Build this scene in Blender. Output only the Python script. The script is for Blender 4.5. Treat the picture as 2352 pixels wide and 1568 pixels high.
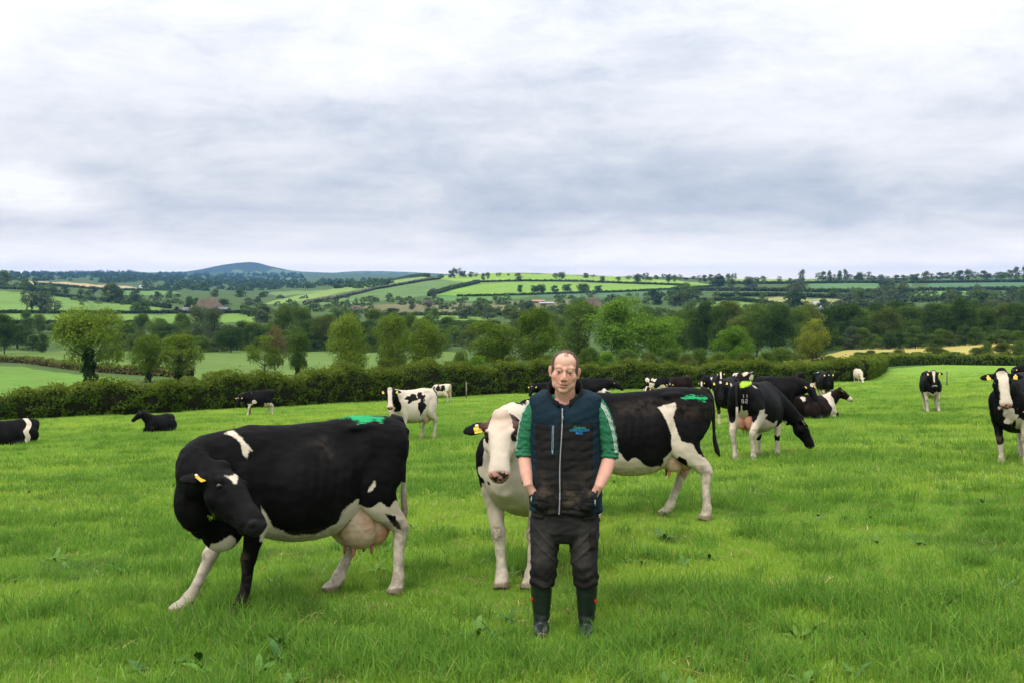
import bpy, bmesh, math, random
import numpy as np
from mathutils import Vector, Matrix, Euler

for o in list(bpy.data.objects):
    bpy.data.objects.remove(o)
SC = bpy.context.scene
COL = SC.collection
rad = math.radians
PI = math.pi

# ------------------------------------------------------------------ camera
FOC = 1024 * 35 / 36.0
CU, CV = 512.0, 283.0           # column of the view axis, row of the horizon
CAMZ = 1.62
cam_d = bpy.data.cameras.new('camera')
cam_d.sensor_width = 36
cam_d.lens = 35
cam_d.clip_start = 0.1
cam_d.clip_end = 60000
cam = bpy.data.objects.new('camera', cam_d)
COL.objects.link(cam)
cam.location = (0, 0, CAMZ)
cam.rotation_euler = (PI / 2, 0, 0)
cam_d.shift_y = (283 - 341) / 1024.0
SC.camera = cam

# ------------------------------------------------------------------ world
SUN_EL, SUN_AZ = 52.0, 215.0          # azimuth clockwise from +Y (view direction)
world = bpy.data.worlds.new("World")
SC.world = world
world.use_nodes = True
wt = world.node_tree
wt.nodes.clear()


class NT:
    """small helper to write node graphs"""
    def __init__(self, t):
        self.t = t

    def n(self, typ, **kw):
        nd = self.t.nodes.new(typ)
        for k, v in kw.items():
            setattr(nd, k, v)
        return nd

    def set(self, sock, v):
        if isinstance(v, bpy.types.NodeSocket):
            self.t.links.new(v, sock)
        else:
            if isinstance(v, (tuple, list)) and len(v) == 3 and len(sock.default_value) == 4:
                v = tuple(v) + (1,)
            sock.default_value = v

    def math(self, op, a, b=0.0, c=None, clamp=False):
        nd = self.n('ShaderNodeMath', operation=op, use_clamp=clamp)
        self.set(nd.inputs[0], a)
        self.set(nd.inputs[1], b)
        if c is not None:
            self.set(nd.inputs[2], c)
        return nd.outputs[0]

    def mix(self, f, a, b, blend='MIX'):
        nd = self.n('ShaderNodeMix', data_type='RGBA', blend_type=blend, clamp_factor=True)
        self.set(nd.inputs['Factor'], f)
        self.set(nd.inputs[6], a)
        self.set(nd.inputs[7], b)
        return nd.outputs[2]

    def noise(self, vec, scale, detail=4, rough=.5, dist=0.0, out=0, lac=2.0):
        nd = self.n('ShaderNodeTexNoise')
        if vec is not None:
            self.set(nd.inputs['Vector'], vec)
        nd.inputs['Scale'].default_value = scale
        nd.inputs['Detail'].default_value = detail
        nd.inputs['Roughness'].default_value = rough
        nd.inputs['Distortion'].default_value = dist
        nd.inputs['Lacunarity'].default_value = lac
        return nd.outputs[out]

    def ramp(self, f, stops, interp='LINEAR'):
        nd = self.n('ShaderNodeValToRGB')
        self.set(nd.inputs[0], f)
        cr = nd.color_ramp
        cr.interpolation = interp
        while len(cr.elements) < len(stops):
            cr.elements.new(0.5)
        for e, (p, c) in zip(cr.elements, stops):
            e.position = p
            e.color = (c, c, c, 1) if isinstance(c, (int, float)) else tuple(c) + (1,)
        return nd.outputs[0]

    def sstep(self, x, a, b):
        nd = self.n('ShaderNodeMapRange', interpolation_type='SMOOTHSTEP')
        self.set(nd.inputs[0], x)
        nd.inputs[1].default_value = a
        nd.inputs[2].default_value = b
        return nd.outputs[0]

    def mapping(self, vec, scale=(1, 1, 1), loc=(0, 0, 0)):
        nd = self.n('ShaderNodeMapping')
        self.set(nd.inputs['Vector'], vec)
        nd.inputs['Scale'].default_value = scale
        nd.inputs['Location'].default_value = loc
        return nd.outputs[0]

    def attr(self, name, out='Fac'):
        nd = self.n('ShaderNodeAttribute', attribute_name=name)
        return nd.outputs[out]

    def bump(self, h, strength, dist=0.02):
        nd = self.n('ShaderNodeBump')
        self.set(nd.inputs['Height'], h)
        nd.inputs['Strength'].default_value = strength
        nd.inputs['Distance'].default_value = dist
        return nd.outputs[0]


W = NT(wt)
sky = W.n('ShaderNodeTexSky', sky_type='NISHITA', sun_disc=False)
sky.sun_elevation = rad(SUN_EL)
sky.sun_rotation = rad(SUN_AZ)
sky.air_density = 1.0
sky.dust_density = 1.5
bg_sky = W.n('ShaderNodeBackground')
W.set(bg_sky.inputs[0], sky.outputs[0])
bg_sky.inputs[1].default_value = 0.10
tc = W.n('ShaderNodeTexCoord')
sep = W.n('ShaderNodeSeparateXYZ')
W.set(sep.inputs[0], tc.outputs['Generated'])
dxn, dyn, dzn = sep.outputs
el = W.math('ARCSINE', dzn)                    # elevation in radians
az = W.math('ARCTAN2', dxn, dyn)
# cloud coordinates: long horizontal rolls, flattened towards the horizon
elp = W.math('MAXIMUM', el, 0.0)
elf = W.math('POWER', W.math('ADD', elp, 0.012), 0.62)
cmb = W.n('ShaderNodeCombineXYZ')
W.set(cmb.inputs[0], az)
W.set(cmb.inputs[1], elf)
cv = cmb.outputs[0]
warp = W.noise(W.mapping(cv, (2.6, 5.0, 1), (3.1, .7, 0)), 1.0, 3, .55, out=1)
wv = W.n('ShaderNodeVectorMath', operation='MULTIPLY_ADD')
W.set(wv.inputs[0], warp)
wv.inputs[1].default_value = (.22, .045, 0)
W.set(wv.inputs[2], cv)
wv = wv.outputs[0]
n_big = W.noise(W.mapping(wv, (1.6, 5.0, 1), (1.2, 4.6, 0)), 1.0, 4, .55)
n_mid = W.noise(W.mapping(wv, (4.4, 13.0, 1), (7.3, 1.1, 0)), 1.0, 9, .64)
n_fin = W.noise(W.mapping(wv, (15.0, 26.0, 1), (2.3, 9.1, 0)), 1.0, 8, .68)
prof = W.ramp(W.math('MULTIPLY', elp, 1 / .6), [
    (0.0, 1.0), (.034, .93), (.056, .62), (.085, .36), (.120, .27), (.170, .38),
    (.235, .53), (.32, .59), (.45, .57), (.75, .70), (1.0, .78)])
sm = W.math('ADD', prof, W.math('MULTIPLY', W.math('SUBTRACT', n_big, .5), 1.15))
sm = W.math('ADD', sm, W.math('MULTIPLY', W.math('SUBTRACT', n_mid, .5), 1.10))
sm = W.math('ADD', sm, W.math('MULTIPLY', W.math('SUBTRACT', n_fin, .5), .62))
# a break of bright cloud low on the left
gx = W.math('POWER', W.math('DIVIDE', W.math('ADD', az, .455), .048), 2.0)
gy_ = W.math('POWER', W.math('DIVIDE', W.math('SUBTRACT', el, .084), .017), 2.0)
brk = W.math('MULTIPLY', W.math('EXPONENT', W.math('MULTIPLY', W.math('ADD', gx, gy_), -1.0)), W.math('MULTIPLY', W.math('SUBTRACT', n_fin, .18), 2.2))
sm = W.math('ADD', sm, brk)
ccol = W.ramp(sm, [(0.0, (.40, .45, .54)), (.25, (.525, .56, .63)), (.5, (.685, .70, .735)),
                   (.75, (.80, .805, .83)), (1.0, (.90, .90, .90))])
# the band of clear brightness low over the horizon, all the way round
glow = W.math('ADD', 1.0, W.math('MULTIPLY', W.math('EXPONENT', W.math('MULTIPLY', elp, -30.0)), 1.0))
ccol = W.mix(W.math('EXPONENT', W.math('MULTIPLY', elp, -34.0)), ccol, W.mix(1.0, ccol, (1.18, 1.0, .74), 'MULTIPLY'))
bg_cloud = W.n('ShaderNodeBackground')
W.set(bg_cloud.inputs[0], ccol)
# an overcast sky is about three times as bright overhead as at the horizon
cie = W.math('ADD', W.math('MULTIPLY', W.math('MAXIMUM', dzn, 0.0), 1.75), .86)
W.set(bg_cloud.inputs[1], W.math('MULTIPLY', W.math('MULTIPLY', glow, cie), .86))
mixw = W.n('ShaderNodeMixShader')
mixw.inputs[0].default_value = 0.94
wt.links.new(bg_sky.outputs[0], mixw.inputs[1])
wt.links.new(bg_cloud.outputs[0], mixw.inputs[2])
wo = W.n('ShaderNodeOutputWorld')
wt.links.new(mixw.outputs[0], wo.inputs[0])
world.cycles.sampling_method = 'MANUAL'
world.cycles.sample_map_resolution = 512

# ------------------------------------------------------------------ sun
sun_d = bpy.data.lights.new('sun', 'SUN')
sun_d.energy = 1.5
sun_d.angle = rad(14)
sun_d.color = (1.0, .96, .9)
sun = bpy.data.objects.new('sun', sun_d)
COL.objects.link(sun)
_az = rad(SUN_AZ)
sdir = Vector((math.sin(_az) * math.cos(rad(SUN_EL)), math.cos(_az) * math.cos(rad(SUN_EL)), math.sin(rad(SUN_EL))))
sun.rotation_euler = sdir.to_track_quat('Z', 'Y').to_euler()
sun.location = (0, 0, 60)

SC.view_settings.view_transform = 'Standard'
SC.view_settings.look = 'None'
SC.view_settings.exposure = 0.40
SC.view_settings.gamma = 1.0
SC.view_settings.use_curve_mapping = False
SC.cycles.max_bounces = 6
SC.cycles.diffuse_bounces = 3
SC.cycles.glossy_bounces = 2
SC.cycles.transmission_bounces = 3
SC.cycles.transparent_max_bounces = 6
SC.cycles.volume_bounces = 0
SC.cycles.use_denoising = True
SC.cycles.use_adaptive_sampling = True
SC.cycles.adaptive_threshold = 0.02
SC.cycles.caustics_reflective = False
SC.cycles.caustics_refractive = False

# ------------------------------------------------------------------ helpers
S = 2352 / 1024.0                      # pixel unit of my measurements (2352 wide) per render pixel
fwd = Vector((0, 1, 0))
upv = Vector((0, 0, 1))


def ray(u, r):
    d = Vector((1, 0, 0)) * ((u - CU) / FOC) + upv * (-(r - CV) / FOC) + fwd
    return d / d.y


def project(P):
    """world points (N,3) -> pixel u, row, camera depth"""
    P = np.asarray(P, float) - np.array([0, 0, CAMZ])
    zc = P @ np.array(fwd)
    return CU + FOC * P[:, 0] / zc, CV - FOC * (P @ np.array(upv)) / zc, zc


def setp(o, label=None, cat=None, group=None, kind=None):
    if label:
        o['label'] = label
    if cat:
        o['category'] = cat
    if group:
        o['group'] = group
    if kind:
        o['kind'] = kind
    return o


def link(name, me, mat=None, parent=None):
    o = bpy.data.objects.new(name, me)
    COL.objects.link(o)
    if mat is not None and me is not None and not me.materials:
        me.materials.append(mat)
    if parent is not None:
        o.parent = parent
    return o


def empty(name, loc=(0, 0, 0), rz=0.0):
    o = bpy.data.objects.new(name, None)
    COL.objects.link(o)
    o.empty_display_size = .2
    o.location = loc
    o.rotation_euler = (0, 0, rz)
    return o


def mesh_np(name, V, Fq, smooth=False):
    """mesh from arrays; Fq (M,k) faces all of k corners"""
    V = np.asarray(V, np.float32)
    Fq = np.asarray(Fq, np.int32)
    me = bpy.data.meshes.new(name)
    k = Fq.shape[1]
    me.vertices.add(len(V))
    me.vertices.foreach_set('co', V.ravel())
    me.loops.add(Fq.size)
    me.loops.foreach_set('vertex_index', Fq.ravel())
    me.polygons.add(len(Fq))
    me.polygons.foreach_set('loop_start', np.arange(0, Fq.size, k, dtype=np.int32))
    me.polygons.foreach_set('loop_total', np.full(len(Fq), k, np.int32))
    if smooth:
        me.polygons.foreach_set('use_smooth', np.ones(len(Fq), bool))
    me.update(calc_edges=True)
    return me


def bm_mesh(name, bm, smooth=True):
    me = bpy.data.meshes.new(name)
    bm.normal_update()
    bm.to_mesh(me)
    bm.free()
    if smooth:
        me.polygons.foreach_set('use_smooth', np.ones(len(me.polygons), bool))
    return me


def get_co(me):
    a = np.empty(len(me.vertices) * 3, np.float32)
    me.vertices.foreach_get('co', a)
    return a.reshape(-1, 3).astype(float)


def set_co(me, P):
    me.vertices.foreach_set('co', np.asarray(P, np.float32).ravel())
    me.update()


def get_no(me):
    a = np.empty(len(me.vertices) * 3, np.float32)
    me.vertex_normals.foreach_get('vector', a)
    return a.reshape(-1, 3).astype(float)


def fattr(me, name, vals):
    a = me.attributes.new(name, 'FLOAT', 'POINT')
    a.data.foreach_set('value', np.asarray(vals, np.float32))


def cattr(me, name, cols):
    a = me.attributes.new(name, 'FLOAT_COLOR', 'POINT')
    c = np.ones((len(cols), 4), np.float32)
    c[:, :3] = cols
    a.data.foreach_set('color', c.ravel())


def loft(bm, rings, caps=True):
    vr = [[bm.verts.new(p) for p in r] for r in rings]
    n = len(vr[0])
    for a, b in zip(vr[:-1], vr[1:]):
        for i in range(n):
            j = (i + 1) % n
            bm.faces.new((a[i], a[j], b[j], b[i]))
    if caps:
        bm.faces.new(list(reversed(vr[0])))
        bm.faces.new(vr[-1])
    return vr


def tube(bm, pts, radii, hint=(0, 0, 1), n=12, caps=True):
    """swept tube: radii = list of r or (r_side, r_other)"""
    pts = [Vector(p) for p in pts]
    hint = Vector(hint)
    rings = []
    for i, p in enumerate(pts):
        t = (pts[min(i + 1, len(pts) - 1)] - pts[max(i - 1, 0)]).normalized()
        s = t.cross(hint)
        if s.length < 1e-3:
            s = t.cross(Vector((1, 0, 0)))
        s.normalize()
        b = s.cross(t).normalized()
        r = radii[i]
        ra, rb = (r, r) if isinstance(r, (int, float)) else r
        rings.append([p + s * (ra * math.cos(2 * PI * k / n)) + b * (rb * math.sin(2 * PI * k / n)) for k in range(n)])
    return loft(bm, rings, caps)


def ellipsoid(bm, c, r, rot=None, seg=16, rings=10):
    M = Matrix.Translation(Vector(c)) @ (rot.to_matrix().to_4x4() if rot is not None else Matrix()) @ Matrix.Diagonal((r[0], r[1], r[2], 1))
    bmesh.ops.create_uvsphere(bm, u_segments=seg, v_segments=rings, radius=1, matrix=M)


def box(bm, c, d, M=None):
    m = Matrix.Translation(Vector(c)) @ Matrix.Diagonal((d[0], d[1], d[2], 1))
    if M is not None:
        m = M @ m
    bmesh.ops.create_cube(bm, size=1, matrix=m)




def remesh(bm, voxel, smooth_it=4, fac=.5):
    me = bpy.data.meshes.new('tmp')
    bmesh.ops.recalc_face_normals(bm, faces=bm.faces)
    bm.to_mesh(me)
    bm.free()
    o = bpy.data.objects.new('tmp', me)
    COL.objects.link(o)
    m = o.modifiers.new('r', 'REMESH')
    m.mode = 'VOXEL'
    m.voxel_size = voxel
    if smooth_it:
        s = o.modifiers.new('s', 'SMOOTH')
        s.factor = fac
        s.iterations = smooth_it
    dg = bpy.context.evaluated_depsgraph_get()
    out = bpy.data.meshes.new_from_object(o.evaluated_get(dg))
    bpy.data.objects.remove(o)
    bpy.data.meshes.remove(me)
    out.polygons.foreach_set('use_smooth', np.ones(len(out.polygons), bool))
    return out


def pnoise(P, scale, seed=0):
    """cheap smooth pseudo noise in -1..1 from sums of sines"""
    r = np.random.RandomState(seed)
    P = np.asarray(P, float) * scale
    out = np.zeros(len(P))
    for k in range(6):
        d = r.normal(size=3)
        d /= np.linalg.norm(d)
        f = 1.0 + .9 * r.rand() + (k % 3) * .8
        out += np.sin(P @ d * f * 2 * PI + r.rand() * 6.28 + 1.3 * np.sin(P @ np.roll(d, 1) * f * 3.1 + r.rand() * 6)) / (1 + .5 * (k % 3))
    return out / 3.2


# ------------------------------------------------------------------ materials
def material(name, build, disp=None):
    m = bpy.data.materials.new(name)
    m.use_nodes = True
    t = m.node_tree
    t.nodes.clear()
    N = NT(t)
    sh = build(N)
    out = N.n('ShaderNodeOutputMaterial')
    t.links.new(sh, out.inputs[0])
    return m


def principled(N, col, rough=.7, spec=.3, normal=None, **kw):
    p = N.n('ShaderNodeBsdfPrincipled')
    N.set(p.inputs['Base Color'], col)
    N.set(p.inputs['Roughness'], rough)
    p.inputs['Specular IOR Level'].default_value = spec
    if normal is not None:
        N.set(p.inputs['Normal'], normal)
    for k, v in kw.items():
        N.set(p.inputs[k], v)
    return p.outputs[0]


def plain(name, col, rough=.7, spec=.3, var=.25, scale=6.0, bump=0.0):
    def b(N):
        tcn = N.n('ShaderNodeTexCoord').outputs['Object']
        nz = N.noise(tcn, scale, 5, .6)
        c = N.mix(N.math('MULTIPLY', N.math('SUBTRACT', nz, .3), 2.0, clamp=True),
                  tuple(x * (1 - var) for x in col), tuple(min(1, x * (1 + var)) for x in col))
        nrm = N.bump(nz, bump, .01) if bump else None
        return principled(N, c, rough, spec, nrm)
    return material(name, b)


def foliage(name, dark, light, trans=.25, nscale=.45, hue=None):
    def b(N):
        g = N.n('ShaderNodeNewGeometry')
        oi = N.n('ShaderNodeObjectInfo')
        nz = N.noise(g.outputs['Position'], nscale, 3, .6)
        rnd = g.outputs['Random Per Island']
        f = N.math('ADD', N.math('MULTIPLY', N.math('SUBTRACT', nz, .5), 1.6), N.math('MULTIPLY', rnd, .55))
        f = N.math('ADD', f, N.math('MULTIPLY', N.math('SUBTRACT', oi.outputs['Random'], .5), .45))
        f = N.math('ADD', f, .22, clamp=True)
        c = N.mix(f, dark, light)
        d = N.n('ShaderNodeBsdfDiffuse')
        N.set(d.inputs[0], c)
        tr = N.n('ShaderNodeBsdfTranslucent')
        N.set(tr.inputs[0], N.mix(.5, c, light))
        mx = N.n('ShaderNodeMixShader')
        mx.inputs[0].default_value = trans
        N.t.links.new(d.outputs[0], mx.inputs[1])
        N.t.links.new(tr.outputs[0], mx.inputs[2])
        return mx.outputs[0]
    return material(name, b)


# ------------------------------------------------------------------ terrain
# rows at which the ground appears along columns of the view, by distance (metres); near ground is one plane
SY, SX = .0957, .0327


def plane_z(x, y):
    return -SY * y + SX * x


def prow(u, d):
    dx = (u - CU) / FOC
    return 283 + FOC * ((CAMZ - plane_z(dx * d, d)) / d)


TAB = {
    0:    [(110, 398), (150, 388), (220, 367), (260, 360), (320, 350), (450, 336), (600, 322), (750, 314), (800, 310), (1000, 297),
           (1200, 288), (1400, 283.5), (1600, 281), (2500, 279), (4000, 274), (6000, 273.5), (9000, 274), (12000, 276)],
    120:  [(110, 396), (150, 386), (220, 368), (260, 361), (320, 352), (450, 337), (600, 322), (750, 314.5), (900, 306), (1100, 299.5),
           (1300, 295), (1500, 292), (2000, 287.5), (2600, 283), (4000, 275.5), (6000, 274), (9000, 272.5), (12000, 276)],
    256:  [(110, 394), (150, 384), (200, 373), (300, 355), (350, 350), (450, 338), (650, 320), (750, 315), (850, 309), (1000, 304),
           (1300, 298), (1700, 293), (2500, 286.5), (4000, 280), (6000, 275.5), (7500, 272), (9000, 270), (12000, 275)],
    360:  [(110, 393), (150, 383), (200, 372), (300, 355), (350, 350), (450, 340), (650, 320), (750, 316), (850, 310), (1000, 303),
           (1200, 298), (1400, 291.5), (1600, 287), (1800, 284.5), (2100, 284), (3000, 282), (4000, 279), (6000, 275.5), (9000, 273), (12000, 275)],
    430:  [(110, 391), (150, 381), (200, 371), (300, 355), (350, 350), (450, 341), (650, 321), (750, 316), (850, 311), (1000, 303),
           (1150, 298), (1300, 291), (1500, 283), (1700, 278), (1850, 276.3), (2100, 276), (3000, 280), (4500, 278), (9000, 273.5), (12000, 275)],
    512:  [(115, 388), (150, 379), (200, 370), (250, 362), (350, 350), (450, 341), (650, 321), (750, 316), (850, 311), (1000, 302),
           (1150, 298), (1300, 291), (1500, 282), (1700, 276), (1850, 273), (2100, 272.5), (3000, 276), (12000, 277)],
    640:  [(115, 385), (150, 377), (200, 367), (250, 360), (350, 349), (450, 340), (650, 321), (750, 315), (850, 309), (1000, 302),
           (1150, 297), (1300, 290.5), (1500, 283), (1700, 278.5), (1850, 277), (2100, 276.5), (3000, 278), (12000, 278)],
    768:  [(115, 381), (150, 373), (200, 364), (250, 357), (350, 348), (500, 335), (700, 318), (800, 309), (900, 303), (1100, 296),
           (1300, 289), (1500, 284), (1700, 281), (1900, 279.5), (2200, 279), (3000, 279.5), (12000, 280)],
    880:  [(120, 377), (160, 369), (200, 362), (250, 354), (300, 349), (350, 346), (500, 333), (700, 317), (800, 308.5), (900, 303), (1100, 297),
           (1300, 289), (1500, 283.5), (1700, 280), (1900, 278), (2200, 278), (3000, 279), (12000, 280)],
    1024: [(130, 371), (160, 368.3), (200, 365.5), (230, 359), (300, 343), (350, 340), (500, 330), (700, 316), (900, 303), (1200, 291),
           (1400, 285), (1600, 280), (1800, 276.5), (2000, 275), (2300, 275), (3000, 278), (12000, 280)],
}
TU = np.array(sorted(TAB))
NL = 500
LD = np.linspace(math.log(40), math.log(13000), NL)
TZ = np.zeros((len(TU), NL))
for i, u in enumerate(TU):
    near = [(d, prow(u, d)) for d in (40, 50, 60, 75, 90)]
    pts = near + TAB[u]
    rows = np.interp(LD, np.log([p[0] for p in pts]), [p[1] for p in pts])
    ker = np.exp(-np.linspace(-2, 2, 11) ** 2)
    ker /= ker.sum()
    rows = np.convolve(np.pad(rows, 5, mode='edge'), ker, 'valid')
    TZ[i] = CAMZ - (rows - 283) / FOC * np.exp(LD)


def smooth_w(t):
    return t * t * (3 - 2 * t)


def ground(x, y):
    x = np.asarray(x, float)
    y = np.asarray(y, float)
    pz = plane_z(x, y) + .012 * np.sin(x * .9 + 1.0) * np.sin(y * .7) + .02 * np.sin(x * .23 + 2) * np.sin(y * .19 + 1)
    yy = np.maximum(y, 40.5)
    u = np.clip(CU + FOC * x / yy, TU[0], TU[-1] - 1e-3)
    i = np.clip(np.searchsorted(TU, u, side='right') - 1, 0, len(TU) - 2)
    t = smooth_w((u - TU[i]) / (TU[i + 1] - TU[i]))
    f = np.clip((np.log(yy) - LD[0]) / (LD[1] - LD[0]), 0, NL - 1.001)
    k = f.astype(int)
    g = f - k
    z0 = TZ[i, k] * (1 - g) + TZ[i, k + 1] * g
    z1 = TZ[i + 1, k] * (1 - g) + TZ[i + 1, k + 1] * g
    tz = z0 * (1 - t) + z1 * t
    # outside the table's width the near plane's side slope goes on gently
    w = smooth_w(np.clip((y - 45) / 25, 0, 1))
    return pz * (1 - w) + tz * w


def gz(x, y):
    return float(ground(np.array([x]), np.array([y]))[0])


def hit(u, r, dmin=2.5, dmax=9000):
    """first ground point seen at a pixel of the 1024 frame"""
    d = ray(u, r)
    ds = np.exp(np.linspace(math.log(dmin), math.log(dmax), 4000))
    z = ground(d.x * ds, ds)
    h = CAMZ + d.z * ds - z
    idx = np.where(h <= 0)[0]
    k = ds[idx[0]] if len(idx) else dmax
    return Vector((d.x * k, k, gz(d.x * k, k)))


def hitv(x, y, **kw):
    return hit(x / S, y / S, **kw)


def grid_mesh(name, X, Y, Z):
    nu, nv = X.shape
    V = np.stack([X, Y, Z], -1).reshape(-1, 3)
    idx = np.arange(nu * nv).reshape(nu, nv)
    Fq = np.stack([idx[:-1, :-1], idx[1:, :-1], idx[1:, 1:], idx[:-1, 1:]], -1).reshape(-1, 4)
    return V, Fq


# pasture boundary (the near hedge), x -> y
HX = np.array([-200, -75, -33.2, -26.8, -19.9, -11.2, 1.0, 9.9, 20, 30, 37.2, 46, 60, 85, 110, 200])
HY = np.array([40, 52, 64.5, 70, 79, 92, 100, 102, 103, 104, 106, 125, 160, 195, 203, 210])


def hedge_y(x):
    return np.interp(x, HX, HY)


def grass_mat():
    def b(N):
        g = N.n('ShaderNodeNewGeometry').outputs['Position']
        n1 = N.noise(g, .16, 4, .55)
        n2 = N.noise(g, .9, 5, .6)
        n3 = N.noise(g, 9.0, 5, .7)
        c = N.mix(N.sstep(n1, .35, .68), (.140, .300, .026), (.260, .400, .036))
        c = N.mix(N.math('MULTIPLY', N.sstep(n2, .50, .70), .85), c, (.070, .165, .022))
        c = N.mix(N.math('MULTIPLY', N.sstep(n3, .40, .75), .5), c, (.21, .335, .030))
        c = N.mix(N.math('MULTIPLY', N.sstep(n3, .5, .25), .55), c, (.060, .130, .012))
        h = N.math('ADD', N.math('MULTIPLY', n3, .6), N.noise(g, 34.0, 3, .7))
        return principled(N, c, .85, .12, N.bump(h, .9, .10))
    return material('pasture_grass', b)


M_PASTURE = grass_mat()
xs = np.concatenate([np.linspace(-75, -34, 40), np.linspace(-33, 34, 330), np.linspace(35, 115, 120)])
ts = np.linspace(0, 1, 260) ** 1.6
X = np.repeat(xs[:, None], len(ts), 1)
Y = -12 + ts[None, :] * (hedge_y(xs)[:, None] + .8 + 12)
V, Fq = grid_mesh('pasture', X, Y, ground(X, Y))
pasture = link('pasture', mesh_np('pasture', V, Fq, True), M_PASTURE)
setp(pasture, 'bright green grazing pasture sloping down to the hedge', kind='structure')
# ------------------------------------------------------------------ valley floor and far fields
FIELDS = [  # (colour, polygon in 2352-wide photo pixels): each farm field lies on the ground where it is seen
    ((.110, .205, .034), [(-400, 850), (-50, 838), (60, 842), (150, 856), (290, 868), (330, 890), (120, 905), (-50, 930), (-400, 950)]),
    ((.108, .172, .038), [(-300, 806), (440, 804), (760, 806), (1075, 808), (1075, 845), (720, 872), (440, 868), (310, 858), (130, 834), (0, 828), (-300, 824)]),
    ((.125, .215, .036), [(-300, 720), (430, 723), (585, 721), (585, 741), (300, 743), (-300, 740)]),
    ((.125, .215, .036), [(950, 724), (1135, 727), (1140, 742), (985, 742)]),
    ((.125, .215, .042), [(-300, 660), (0, 668), (100, 678), (190, 688), (235, 715), (-300, 716)]),
    ((.125, .215, .042), [(195, 690), (300, 696), (372, 704), (365, 716), (240, 716)]),
    ((.400, .300, .150), [(60, 644), (250, 654), (340, 663), (250, 664), (150, 659), (75, 653)]),
    ((.110, .200, .050), [(240, 664), (345, 664), (420, 674), (300, 679), (230, 672)]),
    ((.100, .170, .060), [(470, 634), (700, 640), (690, 643), (480, 640)]),
    ((.125, .200, .060), [(610, 672), (760, 664), (740, 672), (640, 681)]),
    ((.170, .250, .060), [(600, 697), (820, 651), (985, 633), (995, 640), (840, 661), (650, 699)]),
    ((.105, .175, .050), [(650, 699), (860, 658), (1000, 640), (1110, 650), (985, 677), (800, 700)]),
    ((.165, .280, .042), [(985, 678), (1090, 653), (1200, 646), (1420, 651), (1640, 656), (1420, 669), (1200, 673), (1050, 679)]),
    ((.200, .310, .050), [(1000, 641), (1050, 626), (1250, 628), (1430, 636), (1600, 648), (1640, 654), (1200, 645), (1090, 651)]),
    ((.070, .140, .058), [(1230, 676), (1500, 668), (1660, 659), (1670, 666), (1450, 681), (1250, 684)]),
    ((.095, .200, .045), [(975, 681), (1230, 679), (1150, 690), (1000, 692)]),
    ((.125, .215, .036), [(1620, 694), (1735, 693), (1725, 712), (1645, 710)]),
    ((.240, .240, .085), [(1680, 685), (1800, 683), (1965, 689), (1955, 702), (1800, 700)]),
    ((.190, .250, .050), [(1830, 722), (1960, 716), (1960, 728), (1830, 732)]),
    ((.090, .170, .058), [(1855, 650), (2095, 645), (2095, 660), (1870, 670)]),
    ((.200, .300, .055), [(1620, 636), (1840, 636), (1900, 646), (1700, 650)]),
    ((.072, .150, .066), [(2135, 640), (2700, 640), (2700, 664), (2200, 666), (2130, 661)]),
    ((.110, .220, .050), [(2100, 668), (2260, 665), (2240, 680), (2110, 682)]),
    ((.360, .310, .085), [(1860, 822), (1960, 800), (2300, 785), (2800, 775), (2800, 806), (2280, 812), (1990, 838)]),
    ((.140, .135, .060), [(830, 700), (1310, 690), (1320, 718), (850, 727)]),
    ((.060, .130, .026), [(1960, 830), (2352, 812), (2800, 812), (2800, 850), (1960, 850)]),
]


def poly_sd(px, py, poly):
    """signed distance to a polygon, positive inside"""
    poly = np.asarray(poly, float)
    d = np.full(px.shape, 1e18)
    ins = np.zeros(px.shape, bool)
    n = len(poly)
    for i in range(n):
        ax, ay = poly[i]
        bx, by = poly[(i + 1) % n]
        ex, ey = bx - ax, by - ay
        wx, wy = px - ax, py - ay
        t = np.clip((wx * ex + wy * ey) / (ex * ex + ey * ey + 1e-12), 0, 1)
        d = np.minimum(d, (wx - t * ex) ** 2 + (wy - t * ey) ** 2)
        c = ((ay > py) != (by > py)) & (px < (bx - ax) * (py - ay) / (by - ay + 1e-12) + ax)
        ins ^= c
    return np.where(ins, 1, -1) * np.sqrt(d)


def valley_mat(name):
    def b(N):
        g = N.n('ShaderNodeNewGeometry').outputs['Position']
        c0 = N.attr('col', 'Color')
        n1 = N.noise(g, .02, 4, .6)
        n2 = N.noise(g, .25, 4, .65)
        f = N.math('ADD', N.math('MULTIPLY', N.math('SUBTRACT', n1, .5), .7), N.math('MULTIPLY', N.math('SUBTRACT', n2, .5), .8))
        f = N.math('ADD', f, 1.0)
        c = N.n('ShaderNodeVectorMath', operation='SCALE')
        N.set(c.inputs[0], c0)
        N.set(c.inputs[3], f)
        return principled(N, c.outputs[0], .9, .05, N.bump(n2, .35, .6))
    return material(name, b)


M_VALLEY = valley_mat('valley_fields')
us = np.concatenate([np.linspace(-700, -20, 50, endpoint=False), np.linspace(-20, 1044, 560), np.linspace(1050, 1750, 50)])
dl = np.exp(np.linspace(math.log(42), math.log(12500), 430))
X = (us[:, None] - CU) / FOC * dl[None, :]
Y = np.repeat(dl[None, :], len(us), 0)
Z = ground(X, Y)
inside = smooth_w(np.clip((hedge_y(X) - Y + .6) / .6, 0, 1))
Z = Z - .5 * inside
V, Fq = grid_mesh('valley', X, Y, Z)
pu, pr, pz = project(V)
pu *= S
pr *= S
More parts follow.
